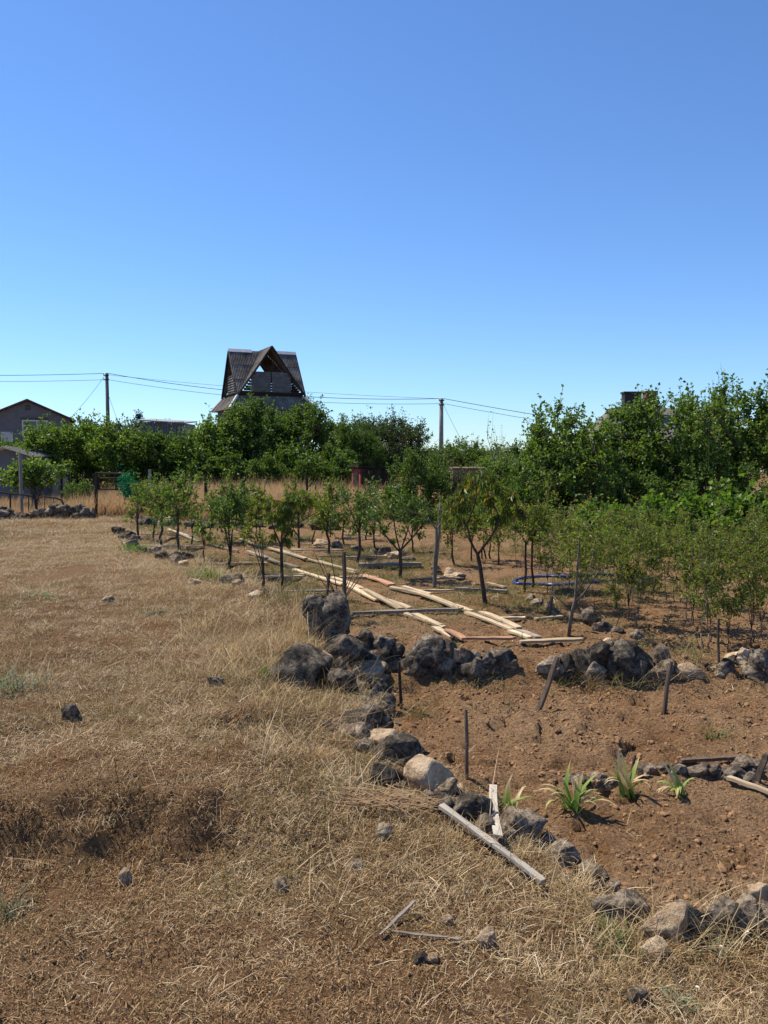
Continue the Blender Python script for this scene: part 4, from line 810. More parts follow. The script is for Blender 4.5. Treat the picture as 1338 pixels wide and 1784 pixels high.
# bare branched sapling
g = gp(991, 1108); e = thing('bare_sapling', 'grey barked sapling with bare slanting branches next to the squat rock', 'sapling', g); mb = MB()
for pts, r0 in [([(991, 1108), (994, 1075), (1002, 1045), (1006, 985), (1010, 930)], .018), ([(998, 1056), (1020, 1030), (1046, 990), (1070, 970)], .012), ([(996, 1066), (975, 1045), (955, 1025)], .008), ([(1003, 1040), (1030, 985), (1040, 930)], .009)]:
    mb.tube([list(at(x, y, g.y) - g) for x, y in pts], np.linspace(r0, r0 * .4, len(pts)), 6)
mb.build('trunk', M['bark_pale'], e, smooth=True)
rg = np.random.default_rng(77); P = []; 
for (x, y) in [(1010, 930), (1006, 955), (1040, 930), (1030, 960), (1070, 965), (1008, 900), (1036, 905)]:
    P.append(np.array(at(x, y, g.y) - g) + rg.normal(0, .12, (70, 3)))
P = np.vstack(P); link('crown', leaves(rg, P, rg.normal(0, 1, P.shape), .05, .5), M['lf_sap'], e)
# the sapling thicket
protos = []
for k in range(6):
    protos.append(tree_at('nursery_sapling', 'thin nursery sapling with sparse olive and reddish leaves', (0, 0, -50), 1.6 + .07 * k, .85 + .1 * (k % 3), bottom=.12 + .08 * (k % 3), fork=.15, crook=.022, trunk_top=(.1 * math.sin(k * 2.1), .1 * math.cos(k * 1.7)), tr=.0065 + .002 * (k % 2), nl=5, nc=24, ntw=3, nlv=12, leaf=.06, wid=.45, twig=.22, up=.8, lf='lf_sap', bark='bark_pale' if k % 3 == 1 else 'bark', seed=300 + k, shoots=3, lump=.3, inner=.15, base_w=.35, stems=1 + k % 3))
SAP = [(955, 1032), (968, 1050), (1008, 1062), (1020, 1070), (1078, 1090), (1095, 1085), (1118, 1092), (1097, 1078), (1140, 1055), (1170, 1048), (1192, 1088), (1206, 1088), (1229, 1130), (1235, 1122), (1268, 1138), (1310, 1124), (1318, 1118), (1028, 1052), (1075, 1040), (1330, 1090), (1290, 1075), (1250, 1060), (1216, 1050), (1120, 1030), (1060, 1025), (1000, 1030), (990, 1005), (940, 1000), (905, 990), (1040, 1000), (1090, 1005), (1150, 1010), (1200, 1020), (1260, 1020), (1310, 1030), (960, 985), (1010, 985), (1070, 985), (1130, 988), (1180, 990), (1335, 1000), (1240, 995), (1300, 990), (895, 968), (930, 972), (1345, 1060), (1352, 1120), (1375, 1080)]
rz_ = random.Random(9); used = set()
for i, (x, y) in enumerate(SAP):
    g = gp(x, y); k = rz_.randrange(6); want = (y - 905 + rz_.uniform(-30, 30)) * pxm(g.y); s = max(.45, min(1.25, want / (1.6 + .07 * k)))
    row = 'thin nursery sapling with sparse leaves growing in front of the vine row' if y < 1000 else ('slender nursery sapling with olive leaves rising round the blue hose' if y < 1060 else 'slender nursery sapling with reddish olive leaves above the stone cluster')
    gr_ = 'saplings before the vine row' if y < 1000 else ('saplings round the hose' if y < 1060 else 'saplings above the stone cluster')
    if k not in used: used.add(k); o = protos[k]; o.location = g; o.rotation_euler = (0, 0, rz_.uniform(0, 6)); o.scale = (s, s, s); o['label'] = row; o['group'] = gr_
    else: dup(protos[k], g, rz_.uniform(0, 6.28), (s, s, s), row, gr_)
for k in range(6):
    if k not in used:
        for c in list(protos[k].children): bpy.data.objects.remove(c)
        bpy.data.objects.remove(protos[k])
# vine row behind the saplings
vine = tree_at('grapevine', 'bright green grapevine bushing out behind the sapling thicket', at(1180, 985, 14.5), 1.05, 1.7, 1.0, bottom=.08, fork=.2, tr=.03, nl=6, nc=60, ntw=4, nlv=10, leaf=.1, wid=.9, twig=.28, up=.3, lf='lf_vine', seed=401, shoots=6, cat='grapevine', group='grapevines behind the saplings')
for i, (x, Y, s) in enumerate([(1110, 15.2, .8), (1255, 14.2, .95), (1325, 13.8, 1.05), (1395, 13.4, 1.1), (1040, 16.2, .7)]):
    p = at(x, 900, Y); dup(vine, (p.x, Y, H1(p.x, Y)), i * 1.3, (s, s, s))
vine.location.z = H1(vine.location.x, vine.location.y)
# big trees on the right
tree('apricot_tree', 'big apricot tree with broad leaves hiding the house with two chimneys', 1165, 706, 240, 20.5, d=4., bottom=.1, fork=.22, tr=.13, nl=12, nc=170, ntw=6, nlv=15, leaf=.085, wid=.75, twig=.42, lf='lf_mid', seed=501, shoots=22, lump=.35)
tree('apricot_tree', 'full leafy apricot tree between the dead shrub and the house roof', 985, 716, 200, 20., d=3.6, bottom=.08, fork=.2, tr=.11, nl=11, nc=160, ntw=6, nlv=15, leaf=.085, wid=.75, twig=.4, lf='lf_mid', seed=502, shoots=18, lump=.4)
tree('apricot_tree', 'tall apricot tree with upright shoots rising above the other crowns', 1290, 662, 260, 21.5, d=3.8, bottom=.1, fork=.2, tr=.13, nl=12, nc=160, ntw=6, nlv=15, leaf=.085, wid=.75, twig=.5, up=.9, lf='lf_mid', seed=503, shoots=26, lump=.45)
tree('apricot_tree', 'rounded apricot tree filling the space right under the two chimneys', 1082, 718, 170, 20.8, d=3.2, bottom=.08, fork=.2, tr=.11, nl=10, nc=130, ntw=6, nlv=15, leaf=.08, wid=.75, twig=.38, lf='lf_mid', seed=509, shoots=10, lump=.3)
ap = [o for o in C.objects if o.get('label', '').startswith('tall apricot tree')][0]; mb = MB()
for (x, y) in [(1226, 690), (1234, 672), (1242, 662), (1250, 675), (1238, 700), (1218, 705), (1256, 690)]:
    b0 = np.array(at(1236, 752, 21.4) - ap.location); b1 = np.array(at(x, y, 21.3) - ap.location); mb.tube(bez(b0, b0 * .5 + b1 * .5 + np.array([.06, 0, 0]), b1, 5), np.linspace(.014, .004, 5), 4)
mb.build('dead_branch', M['bark_pale'], ap)
tree('apricot_tree', 'shady apricot tree closing the thicket beyond the vine row', 1440, 715, 230, 19., d=3.6, bottom=.1, fork=.2, tr=.12, nl=10, nc=120, ntw=6, nlv=14, leaf=.085, wid=.75, twig=.42, lf='lf_mid', seed=504, shoots=12)
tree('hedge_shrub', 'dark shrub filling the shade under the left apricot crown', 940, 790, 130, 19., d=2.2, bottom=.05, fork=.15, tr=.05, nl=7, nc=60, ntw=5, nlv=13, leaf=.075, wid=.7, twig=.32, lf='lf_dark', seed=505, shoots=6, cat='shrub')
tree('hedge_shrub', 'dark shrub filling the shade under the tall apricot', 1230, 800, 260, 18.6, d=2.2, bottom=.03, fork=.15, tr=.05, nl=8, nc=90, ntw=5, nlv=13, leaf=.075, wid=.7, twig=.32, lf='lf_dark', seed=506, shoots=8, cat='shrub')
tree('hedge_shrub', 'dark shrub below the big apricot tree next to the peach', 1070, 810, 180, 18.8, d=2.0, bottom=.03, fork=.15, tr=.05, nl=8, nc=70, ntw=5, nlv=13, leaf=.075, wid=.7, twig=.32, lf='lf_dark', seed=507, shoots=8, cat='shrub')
tree('dead_shrub', 'half dead shrub with bare grey twigs beside the left apricot crown', 868, 742, 90, 21., d=1.4, bottom=.25, fork=.3, tr=.035, nl=12, nc=30, ntw=2, nlv=3, leaf=.06, wid=.6, twig=.45, up=1., lf='lf_mid', bark='bark_pale', seed=508, shoots=8, cat='shrub')
# trees behind the garden
BG = dict(twigs=False, cat='tree', boxy=True)
tree('walnut_tree', 'large dense dark green tree below the A shaped roof', 432, 699, 150, 32., d=4., bottom=.05, fork=.2, tr=.16, nl=11, nc=210, ntw=6, nlv=17, leaf=.1, wid=.7, twig=.45, lf='lf_dark', seed=601, shoots=26, lump=.25, inner=.5, base_w=.85, **BG)
tree('walnut_tree', 'second dense tree grown together with the large one under the A shaped roof', 523, 706, 130, 33., d=4., bottom=.05, fork=.2, tr=.15, nl=11, nc=190, ntw=6, nlv=17, leaf=.1, wid=.7, twig=.45, lf='lf_dark', seed=611, shoots=20, lump=.25, inner=.5, base_w=.85, **BG)
tree('walnut_tree', 'leafy tree joining the left side of the large dark tree', 372, 722, 110, 31., d=3., bottom=.1, fork=.2, tr=.1, nl=9, nc=90, ntw=6, nlv=14, leaf=.11, wid=.7, twig=.42, lf='lf_mid', seed=602, shoots=12, **BG)
tree('willow_shrub', 'soft light green feathery tree standing left of the red hut', 616, 742, 112, 33., d=2.8, bottom=.04, fork=.15, tr=.08, nl=9, nc=200, ntw=7, nlv=18, leaf=.1, wid=.35, twig=.4, up=.9, lf='lf_light', seed=603, shoots=12, base_w=.9, **BG)
tree('olive_tree', 'grey green olive like tree with wispy top behind the red hut', 668, 728, 165, 37., d=4., bottom=.08, fork=.2, tr=.13, nl=10, nc=220, ntw=7, nlv=17, leaf=.11, wid=.5, twig=.55, up=.9, lf='lf_olive', seed=604, shoots=24, lump=.3, **BG)
SH = dict(fork=.15, tr=.05, nl=8, ntw=5, nlv=15, leaf=.065, wid=.5, twig=.28, up=.9, shoots=10, base_w=.95, twigs=False, cat='shrub', boxy=True)
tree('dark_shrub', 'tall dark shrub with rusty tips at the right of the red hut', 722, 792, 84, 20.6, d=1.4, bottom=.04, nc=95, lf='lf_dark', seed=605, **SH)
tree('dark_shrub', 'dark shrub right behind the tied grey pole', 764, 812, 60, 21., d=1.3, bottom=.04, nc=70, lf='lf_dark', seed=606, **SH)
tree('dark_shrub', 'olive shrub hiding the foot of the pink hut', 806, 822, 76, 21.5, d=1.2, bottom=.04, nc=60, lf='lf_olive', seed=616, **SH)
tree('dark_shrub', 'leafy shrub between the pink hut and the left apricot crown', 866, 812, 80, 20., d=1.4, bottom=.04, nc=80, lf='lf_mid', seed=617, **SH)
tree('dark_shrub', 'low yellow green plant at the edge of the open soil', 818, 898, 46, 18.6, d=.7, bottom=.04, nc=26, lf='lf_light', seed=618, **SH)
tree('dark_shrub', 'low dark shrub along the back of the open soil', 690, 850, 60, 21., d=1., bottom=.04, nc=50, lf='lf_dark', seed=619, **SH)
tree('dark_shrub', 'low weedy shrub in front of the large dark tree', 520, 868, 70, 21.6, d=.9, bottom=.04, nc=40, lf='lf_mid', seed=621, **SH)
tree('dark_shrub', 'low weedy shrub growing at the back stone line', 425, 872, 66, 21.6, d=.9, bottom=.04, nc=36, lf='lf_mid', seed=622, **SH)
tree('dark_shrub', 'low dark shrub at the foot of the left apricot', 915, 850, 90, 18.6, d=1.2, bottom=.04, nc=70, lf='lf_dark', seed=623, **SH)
tree('round_tree', 'distant round tree right behind the right power pole', 806, 772, 120, 52., d=4., bottom=.08, fork=.2, tr=.12, nl=8, nc=110, ntw=5, nlv=14, leaf=.13, wid=.7, twig=.5, lf='lf_dark', seed=607, shoots=10, **BG)
tree('round_tree', 'shrubby tree filling the gap left of the pink wall', 750, 798, 80, 40., d=2.5, bottom=.06, fork=.2, tr=.08, nl=7, nc=80, ntw=5, nlv=14, leaf=.1, wid=.6, twig=.4, lf='lf_olive', seed=608, shoots=8, **BG)
tree('round_tree', 'shrubby tree filling the gap right of the pink wall', 872, 798, 90, 34., d=2.5, bottom=.06, fork=.2, tr=.08, nl=7, nc=90, ntw=5, nlv=14, leaf=.1, wid=.6, twig=.4, lf='lf_mid', seed=609, shoots=8, **BG)
# left orchard behind the low wall
for (px, top, wpx, Y, lf, sd, lb) in [(66, 740, 115, 27., 'lf_mid', 620, 'fruit tree in front of the grey gabled house window'), (142, 737, 95, 28.5, 'lf_mid', 621, 'fruit tree beside the eave of the grey gabled house'), (200, 742, 90, 27.5, 'lf_mid', 622, 'fruit tree hiding the foot of the left power pole'), (262, 756, 88, 28.5, 'lf_dark', 623, 'fruit tree in front of the ribbed metal shed'), (318, 768, 80, 29.5, 'lf_dark', 624, 'fruit tree between ribbed metal shed and large dark tree')]:
    tree('orchard_tree', lb, px, top, wpx, Y, d=2.6, bottom=.3, fork=.28, tr=.06, nl=9, nc=75, ntw=6, nlv=13, leaf=.105, wid=.62, twig=.36, lf=lf, seed=sd, shoots=12, lump=.35, group='orchard trees behind the low stone wall', bark='bark', twigs=False)
tree('fig_tree', 'low spreading tree with pale limbs behind the square grey post', 52, 806, 120, 23.2, d=1.8, bottom=.42, fork=.25, tr=.05, nl=10, nc=46, ntw=5, nlv=11, leaf=.1, wid=.75, twig=.32, lf='lf_mid', bark='bark_pale', seed=630, shoots=6, stems=3, cat='tree')
tree('hedge_shrub', 'low weedy bush between the slate fence and the gate', 135, 838, 60, 22.6, d=1., bottom=.04, fork=.2, tr=.02, nl=6, nc=36, ntw=4, nlv=10, leaf=.07, wid=.6, twig=.25, lf='lf_light', seed=631, shoots=4, cat='shrub')
tree('hedge_shrub', 'low green bush at the open gate beside the round young tree', 246, 850, 66, 23., d=1., bottom=.04, fork=.2, tr=.02, nl=6, nc=30, ntw=4, nlv=10, leaf=.07, wid=.6, twig=.25, lf='lf_mid', seed=632, shoots=4, cat='shrub')
tree('pine_tree', 'dark pine top sticking up left of the ribbed metal shed', 240, 717, 22, 62., d=1., bottom=.3, fork=.5, tr=.1, nl=6, nc=30, ntw=4, nlv=14, leaf=.22, wid=.2, twig=.35, up=.9, lf='lf_conif', seed=633, shoots=3, **BG)
tree('pine_tree', 'small dark pine top above the ribbed metal shed roof', 283, 726, 14, 64., d=.7, bottom=.4, fork=.5, tr=.08, nl=5, nc=16, ntw=4, nlv=12, leaf=.2, wid=.2, twig=.3, up=.9, lf='lf_conif', seed=634, shoots=2, **BG)
for (px, top, wpx, Y, sd, lb) in [(160, 730, 70, 46., 640, 'distant bluish tree between grey house and left power pole'), (215, 728, 60, 50., 641, 'distant bluish tree right of the left power pole'), (585, 730, 60, 50., 642, 'distant tree peeking out at the right of the A shaped house'), (330, 755, 60, 52., 643, 'distant tree between the ribbed shed and the A shaped house'), (10, 770, 60, 45., 644, 'distant tree beside the tiled little roof'), (700, 775, 130, 55., 645, 'distant tree behind the olive like tree'), (920, 770, 150, 48., 646, 'distant tree behind the half dead shrub'), (760, 786, 110, 62., 648, 'low distant tree left of the right power pole'), (850, 790, 110, 58., 649, 'low distant tree above the pink hut roof'), (330, 770, 120, 44., 650, 'low distant tree behind the leafy tree by the large one'), (590, 765, 90, 46., 651, 'low distant tree between large dark and feathery trees'), (60, 775, 90, 40., 652, 'low distant tree in front of the grey gabled house'), (1420, 745, 120, 45., 647, 'distant tree at the far house corner')]:
    tree('distant_tree', lb, px, top, wpx, Y, d=3., bottom=.08, fork=.2, tr=.1, nl=7, nc=80, ntw=5, nlv=13, leaf=.14, wid=.65, twig=.45, lf='lf_olive' if sd < 642 else 'lf_dark', seed=sd, shoots=9, twigs=False, group='trees in the distance')

ug = tree_at('undergrowth_bush', 'dark undergrowth bush below the orchard crowns', (0, 0, -60), 1.25, 2.1, 1.3, bottom=.02, fork=.12, tr=.04, nl=7, nc=70, ntw=5, nlv=13, leaf=.1, wid=.6, twig=.3, lf='lf_dark', seed=700, shoots=6, twigs=False, cat='shrub', group='undergrowth below the orchard', boxy=True)
for i, (x, Y, s) in enumerate([(90, 29.5, .9), (160, 29.5, .95), (232, 29., .9), (300, 29., 1.), (350, 28.6, 1.05), (412, 28.8, 1.), (470, 29., .95), (535, 28.8, .95), (20, 29.5, .9), (590, 28.6, .95), (120, 29., .85), (265, 28.6, .8), (380, 30., 1.2), (500, 30., 1.2), (570, 30., 1.2)]):
    p = at(x, 800, Y); loc = (p.x, Y, H1(p.x, Y))
    if i == 0: ug.location = loc
    else: dup(ug, loc, i * 1.1, (s, s, s))

off = [o for o in C.objects if o.get('label', '') == 'fruit tree beside the eave of the grey gabled house'][0]
for i, (x, Y) in enumerate([(-70, 28.), (-170, 30.), (-290, 29.), (-420, 33.), (-560, 36.), (-240, 44.), (-520, 52.), (-760, 45.), (1560, 27.), (1700, 30.), (1880, 33.)]):
    p = at(x, 800, Y); k = 1 + .12 * (i % 3); dup(off, (p.x, Y, H1(p.x, Y)), i * 1.7, (k, k, k), 'orchard tree further along the row beside the low stone wall' if x < 0 else 'orchard tree further along behind the apricots')
# ------------------------------------------------------------------ buildings
M['slate'] = noise_mat('asbestos_sheet', [(.3, (.075, .066, .058)), (.5, (.15, .135, .12)), (.72, (.25, .23, .205))], 2.2, .95, .1, .3, .01, stretch=(1, 1, .35))
M['slate_pale'] = noise_mat('pale_sheet', [(.3, (.28, .26, .23)), (.6, (.4, .375, .34)), (.8, (.47, .45, .42))], 3, .95, .1, .2, .01)
M['timber_and_shade'] = noise_mat('dark_timber_and_shade', [(.3, (.02, .017, .015)), (.6, (.05, .042, .036)), (.8, (.08, .065, .055))], 6, .95, .1, .2, .01)  # dark timber, reused as painted shade on the red hut's backlit front
M['tin'] = noise_mat('grey_tin', [(.3, (.2, .21, .21)), (.6, (.31, .32, .32)), (.8, (.4, .41, .41))], 4, .6, .4, .1, .005)
M['ridge'] = noise_mat('ridge_cap', [(.3, (.4, .4, .4)), (.7, (.55, .55, .55))], 4, .6, .3, .1, .005)
M['render'] = noise_mat('grey_render', [(.3, (.155, .15, .152)), (.6, (.19, .185, .188)), (.8, (.22, .215, .218))], 3, .95, .1, .2, .01)
M['roofdark'] = noise_mat('roof_dark', [(.3, (.07, .035, .03)), (.7, (.14, .07, .055))], 5, .9, .15, .2, .01)
M['white'] = noise_mat('white_paint', [(.3, (.55, .55, .54)), (.7, (.7, .7, .69))], 4, .7, .3, .05, .004)
M['red'] = noise_mat('red_paint', [(.3, (.2, .03, .022)), (.6, (.33, .06, .045)), (.8, (.42, .13, .1))], 6, .7, .3, .2, .004)
M['pink'] = noise_mat('pink_block', [(.3, (.15, .095, .07)), (.6, (.24, .16, .12)), (.8, (.3, .21, .165))], 6, .95, .1, .3, .01)
M['tile'] = noise_mat('grey_tile', [(.3, (.13, .115, .105)), (.7, (.21, .19, .175))], 6, .9, .15, .2, .01)
M['brick'] = noise_mat('chimney_brick', [(.3, (.13, .065, .045)), (.7, (.25, .14, .1))], 14, .95, .1, .3, .01)
M['black'] = noise_mat('black_metal', [(.3, (.012, .012, .014)), (.7, (.03, .03, .033))], 8, .7, .3, .1, .004)
m, t, b = mat('window_glass', .08, .6); b.inputs['Base Color'].default_value = (.03, .04, .045, 1); M['glass'] = m
def corr(W, Hh, waves, amp, M4, clip=None, rows=1):
    """corrugated sheet W x Hh in its own plane (x across, y up the slope), placed by matrix M4, cut by planes"""
    n = waves * 4; bm = bmesh.new(); cols = []
    for i in range(n + 1):
        x = i / n * W; z = amp * math.sin(i * math.pi / 2)
        cols.append([bm.verts.new(M4 @ Vector((x, y, z))) for y in np.linspace(0, Hh, rows + 1)])
    for i in range(n):
        for j in range(rows): bm.faces.new((cols[i][j], cols[i + 1][j], cols[i + 1][j + 1], cols[i][j + 1]))
    for (pc, pn_) in clip or []:
        bmesh.ops.bisect_plane(bm, geom=bm.verts[:] + bm.edges[:] + bm.faces[:], plane_co=pc, plane_no=pn_, clear_outer=True)
    if not bm.faces: bm.free(); return None
    ext = bmesh.ops.solidify(bm, geom=bm.faces[:], thickness=.012)
    me = bpy.data.meshes.new('sheet'); bm.to_mesh(me); bm.free(); return me
def aframe():
    Y = 55.; p = at(458, 690, Y); zg = H1(p.x, Y); a = R(24); e = thing('a_frame_house', 'weathered house with crossing steep gables of grey corrugated sheets', 'house', (p.x, Y, zg), a)
    ze = p.z - zg; hx, hy, hr = 2.22, 2.08, 2.95
    def axis_frame(kind):                      # gable direction g, half length along it, half width across
        return {'l': (Vector((-1, 0, 0)), hx, hy), 'r': (Vector((1, 0, 0)), hx, hy), 'f': (Vector((0, -1, 0)), hy + .12, hx), 'b': (Vector((0, 1, 0)), hy + .12, hx)}[kind]
    for kind in 'lrfb':
        g, La, Wa = axis_frame(kind); hr2 = hr + (.12 if kind in 'fb' else 0)
        for sd in (-1, 1):
            s = Vector((-g.y, g.x, 0)) * sd; slope = Vector((-s.x * Wa, -s.y * Wa, hr2)); SL = slope.length; up = slope / SL
            # local frame: x = along gable axis outwards, y = up the slope
            nrm = g.cross(up); 
            Mx = Matrix((g, up, nrm)).transposed().to_4x4()
            # cut: keep points with |across|/Wa < |along|/La
            cut_n = (s / Wa - g / La).normalized()
            nc, rws = 3, 3; cw = (La + .12) / nc; rh = SL / rws
            for i in range(nc):
                for j in range(rws):
                    org = s * Wa + Vector((0, 0, ze)) + g * (i * cw) + up * (j * rh - (.09 if j == 0 else .06)) + (nrm * (.02 * j) if nrm.z > 0 else -nrm * (.02 * j))
                    M4 = Matrix.Translation(org) @ Mx
                    me = corr(cw * 1.0, rh + .07, 7, .017, M4, [(Vector((0, 0, 0)), cut_n)])
                    if me: link('roof_sheet', me, M['slate'], e)
        # bargeboards, tie beam, rafters in the open gable
        top = g * (La + .1) + Vector((0, 0, ze + hr2 - .05))
        for sd in (-1, 1):
            s = Vector((-g.y, g.x, 0)) * sd; bt = g * (La + .1) + s * (Wa + .05) + Vector((0, 0, ze - .12)); mb = MB(); mb.tube([list(bt), list((bt + top) / 2), list(top)], .065, 4); mb.build('bargeboard', M['timber_and_shade'], e)
        s = Vector((-g.y, g.x, 0)); mb = MB()
        mb.tube([list(g * La * .96 + s * Wa * .98 + Vector((0, 0, ze + .06))), list(g * La * .96 - s * Wa * .98 + Vector((0, 0, ze + .06)))], .09, 4); mb.build('tie_beam', M['timber_and_shade'], e)
        # boarded backing behind the lower gable
        for q in range(6):
            zz = .1 + q * .17; half = Wa * (1 - (zz + .2) / hr2) * .96; mb = MB(); mb.tube([list(g * La * .9 + s * half + Vector((0, 0, ze + zz))), list(g * La * .9 - s * half + Vector((0, 0, ze + zz)))], .075, 4)
            if kind != 'b': mb.build('gable_board', M['timber_and_shade'], e)
        # sheets closing the lower gable
        if kind in 'fl':
            ph = 1.3 if kind == 'f' else 1.15; pw = 1.33 if kind == 'f' else .95
            for k in (-1, 0):
                o0 = g * (La * .98) + s * (k * pw + (.02 if k == 0 else -.02)) + Vector((0, 0, ze + .12)); X = Vector((0, 0, 1)); 
                Mx = Matrix((X, s, X.cross(s))).transposed().to_4x4(); me = corr(ph, pw - .03, 7, .03, Matrix.Translation(o0) @ Mx); link('gable_sheet', me, M['tin'], e)
        # ridge caps
        if kind in 'lr':
            mb = MB(); z1 = ze + hr + .07; a1 = g * (La + .12); a0 = g * (.75 if kind == 'l' else .45); q = Vector((-g.y, g.x, 0)) * .17
            V = [list(v) for v in (a0 + q + Vector((0, 0, z1 - .16)), a0 + Vector((0, 0, z1 + .06)), a0 - q + Vector((0, 0, z1 - .16)), a1 + q + Vector((0, 0, z1 - .16)), a1 + Vector((0, 0, z1 + .06)), a1 - q + Vector((0, 0, z1 - .16)))]
            mb.add(V, [[0, 1, 4, 3], [1, 2, 5, 4], [0, 3, 5, 2]], [[0, 2, 1], [3, 4, 5]]); mb.build('ridge_cap', M['ridge'], e)
    # floor of the attic, skirt roof and walls below
    mb = MB(); mb.box((-hx * .98, -hy * .98, ze - .12), (hx * .98, hy * .98, ze - .02)); mb.build('attic_floor', M['timber_and_shade'], e)
    dz, ov = .9, .7
    ring0 = [(-hx, -hy), (hx, -hy), (hx, hy), (-hx, hy)]; ring1 = [(x + ov * (1 if x > 0 else -1), y + ov * (1 if y > 0 else -1)) for x, y in ring0]
    for i in range(4):
        a0, a1 = ring0[i], ring0[(i + 1) % 4]; b0, b1 = ring1[i], ring1[(i + 1) % 4]; z0, z1 = ze - .14, ze - .14 - dz
        ax = Vector((b1[0] - b0[0], b1[1] - b0[1], 0)); L = ax.length; ax /= L; mid0 = (Vector((*a0, z0)) + Vector((*a1, z0))) / 2; mid1 = (Vector((*b0, z1)) + Vector((*b1, z1))) / 2; up = mid0 - mid1; SL = up.length; up /= SL
        Mx = Matrix((ax, up, ax.cross(up))).transposed().to_4x4(); c0 = Vector((*b0, z1)); c1 = Vector((*b1, z1))
        n0 = -(Vector((*a0, z0)) - c0).cross(ax.cross(up)).normalized(); n1 = (Vector((*a1, z0)) - c1).cross(ax.cross(up)).normalized()
        if n0.dot(ax) > 0: n0 = -n0
        if n1.dot(ax) < 0: n1 = -n1
        k = int(L // 1.1); cw = L / k
        for j in range(k):
            me = corr(cw, SL, 7, .022, Matrix.Translation(c0 + ax * cw * j) @ Mx, [(c0, n0), (c1, n1)])
            if me: link('skirt_sheet', me, M['slate'], e)
        mb = MB(); mb.tube([list(c0 + Vector((0, 0, .04))), list(Vector((*a0, z0)) + Vector((0, 0, .04)))], .1, 5); mb.build('hip_cap', M['ridge'], e)
    mb = MB(); mb.box((-hx - .35, -hy - .35, -.2), (hx + .35, hy + .35, ze - .7)); mb.build('wall', M['render'], e)
aframe()
def house_left():
    Y = 60.; th = math.atan((669 - 47) / FPX); s = pxm(Y) * math.cos(th); sz = pxm(Y); pr = at(47, 699, Y); pe = at(122, 730, Y); zg = H1(pr.x, Y); e = thing('gabled_house', 'grey rendered gabled house with a white framed window', 'house', (pr.x, Y, zg), th)
    hw = 75 * s; zr = pr.z - zg; ze = pe.z - zg; dp = 8
    mb = MB(); mb.add([(-hw, 0, -.3), (hw, 0, -.3), (hw, 0, ze), (0, 0, zr), (-hw, 0, ze), (-hw, dp, -.3), (hw, dp, -.3), (hw, dp, ze), (0, dp, zr), (-hw, dp, ze)], [[1, 6, 7, 2], [0, 4, 9, 5], [2, 7, 8, 3], [3, 8, 9, 4]], [[0, 1, 2], [0, 2, 4], [4, 2, 3], [5, 7, 6], [5, 9, 7], [9, 8, 7]]); mb.build('wall', M['render'], e)
    for sd in (-1, 1):
        k = (zr - ze) / hw; o = .42; mb = MB(); mb.add([(0, -.35, zr + .03), (sd * (hw + o), -.35, ze - k * o + .03), (sd * (hw + o), dp, ze - k * o + .03), (0, dp, zr + .03), (0, -.35, zr + .17), (sd * (hw + o), -.35, ze - k * o + .15), (sd * (hw + o), dp, ze - k * o + .15), (0, dp, zr + .17)], [[0, 1, 2, 3], [7, 6, 5, 4], [0, 4, 5, 1], [1, 5, 6, 2], [2, 6, 7, 3]]); mb.build('roof', M['roofdark'], e)
    def rect(x0, y0, x1, y1, nm, mt, par, y_a=-.05, y_b=.05):
        mb = MB(); mb.box(((x0 - 47) * s, y_a, zr - (y1 - 699) * sz), ((x1 - 47) * s, y_b, zr - (y0 - 699) * sz)); return mb.build(nm, M[mt], par)
    wv = rect(37, 731, 81, 760, 'window', 'white', e, -.06, .05); rect(39.5, 733.5, 62, 758, 'pane', 'glass', wv, -.075, -.02); rect(64, 733.5, 76.5, 758, 'pane', 'glass', wv, -.075, -.02); rect(36, 728, 82, 730.8, 'shutter_box', 'roofdark', e, -.14, .05)
    rect(0, 752, 21, 770, 'white_board', 'white', e, -.08, -.002); v = rect(44, 706, 52, 714, 'vent', 'black', e, -.03, .02)
    for q in range(3): rect(44.5, 707 + q * 2.4, 51.5, 708 + q * 2.4, 'vent_slat', 'render', v, -.06, -.02)
    rect(122, 738, 126, 760, 'downpipe_box', 'black', e, -.1, .3)
house_left()
def little_roof():
    Y = 25.3; pr = at(10, 779, Y); zg = H1(pr.x, Y); e = thing('garden_shed', 'low garden shed with a pale tiled gable roof', 'shed', (pr.x, Y, zg)); pe = at(60, 795, Y); hw = pe.x - pr.x; zr = pr.z - zg; ze = pe.z - zg; sl = (zr - ze) / hw
    mb = MB(); k = hw - .15; mb.add([(-k, 0, -.2), (k, 0, -.2), (k, 0, zr - sl * k - .06), (0, 0, zr - .06), (-k, 0, zr - sl * k - .06), (-k, 2.5, -.2), (k, 2.5, -.2), (k, 2.5, zr - sl * k - .06), (0, 2.5, zr - .06), (-k, 2.5, zr - sl * k - .06)], [[1, 6, 7, 2], [0, 4, 9, 5]], [[0, 1, 2], [0, 2, 4], [4, 2, 3], [5, 7, 6], [5, 9, 7], [9, 8, 7]]); mb.build('wall', M['render'], e)
    for sd in (-1, 1):
        g = Vector((0, 1, 0)); up = Vector((-sd * hw, 0, zr - ze)); SL = up.length; up /= SL; Mx = Matrix((g, up, g.cross(up))).transposed().to_4x4()
        for j in range(3): link('roof_sheet', corr(.95, SL + .02, 7, .025, Matrix.Translation(Vector((sd * hw, -.25 + j * .95, ze))) @ Mx), M['slate_pale'], e)
little_roof()
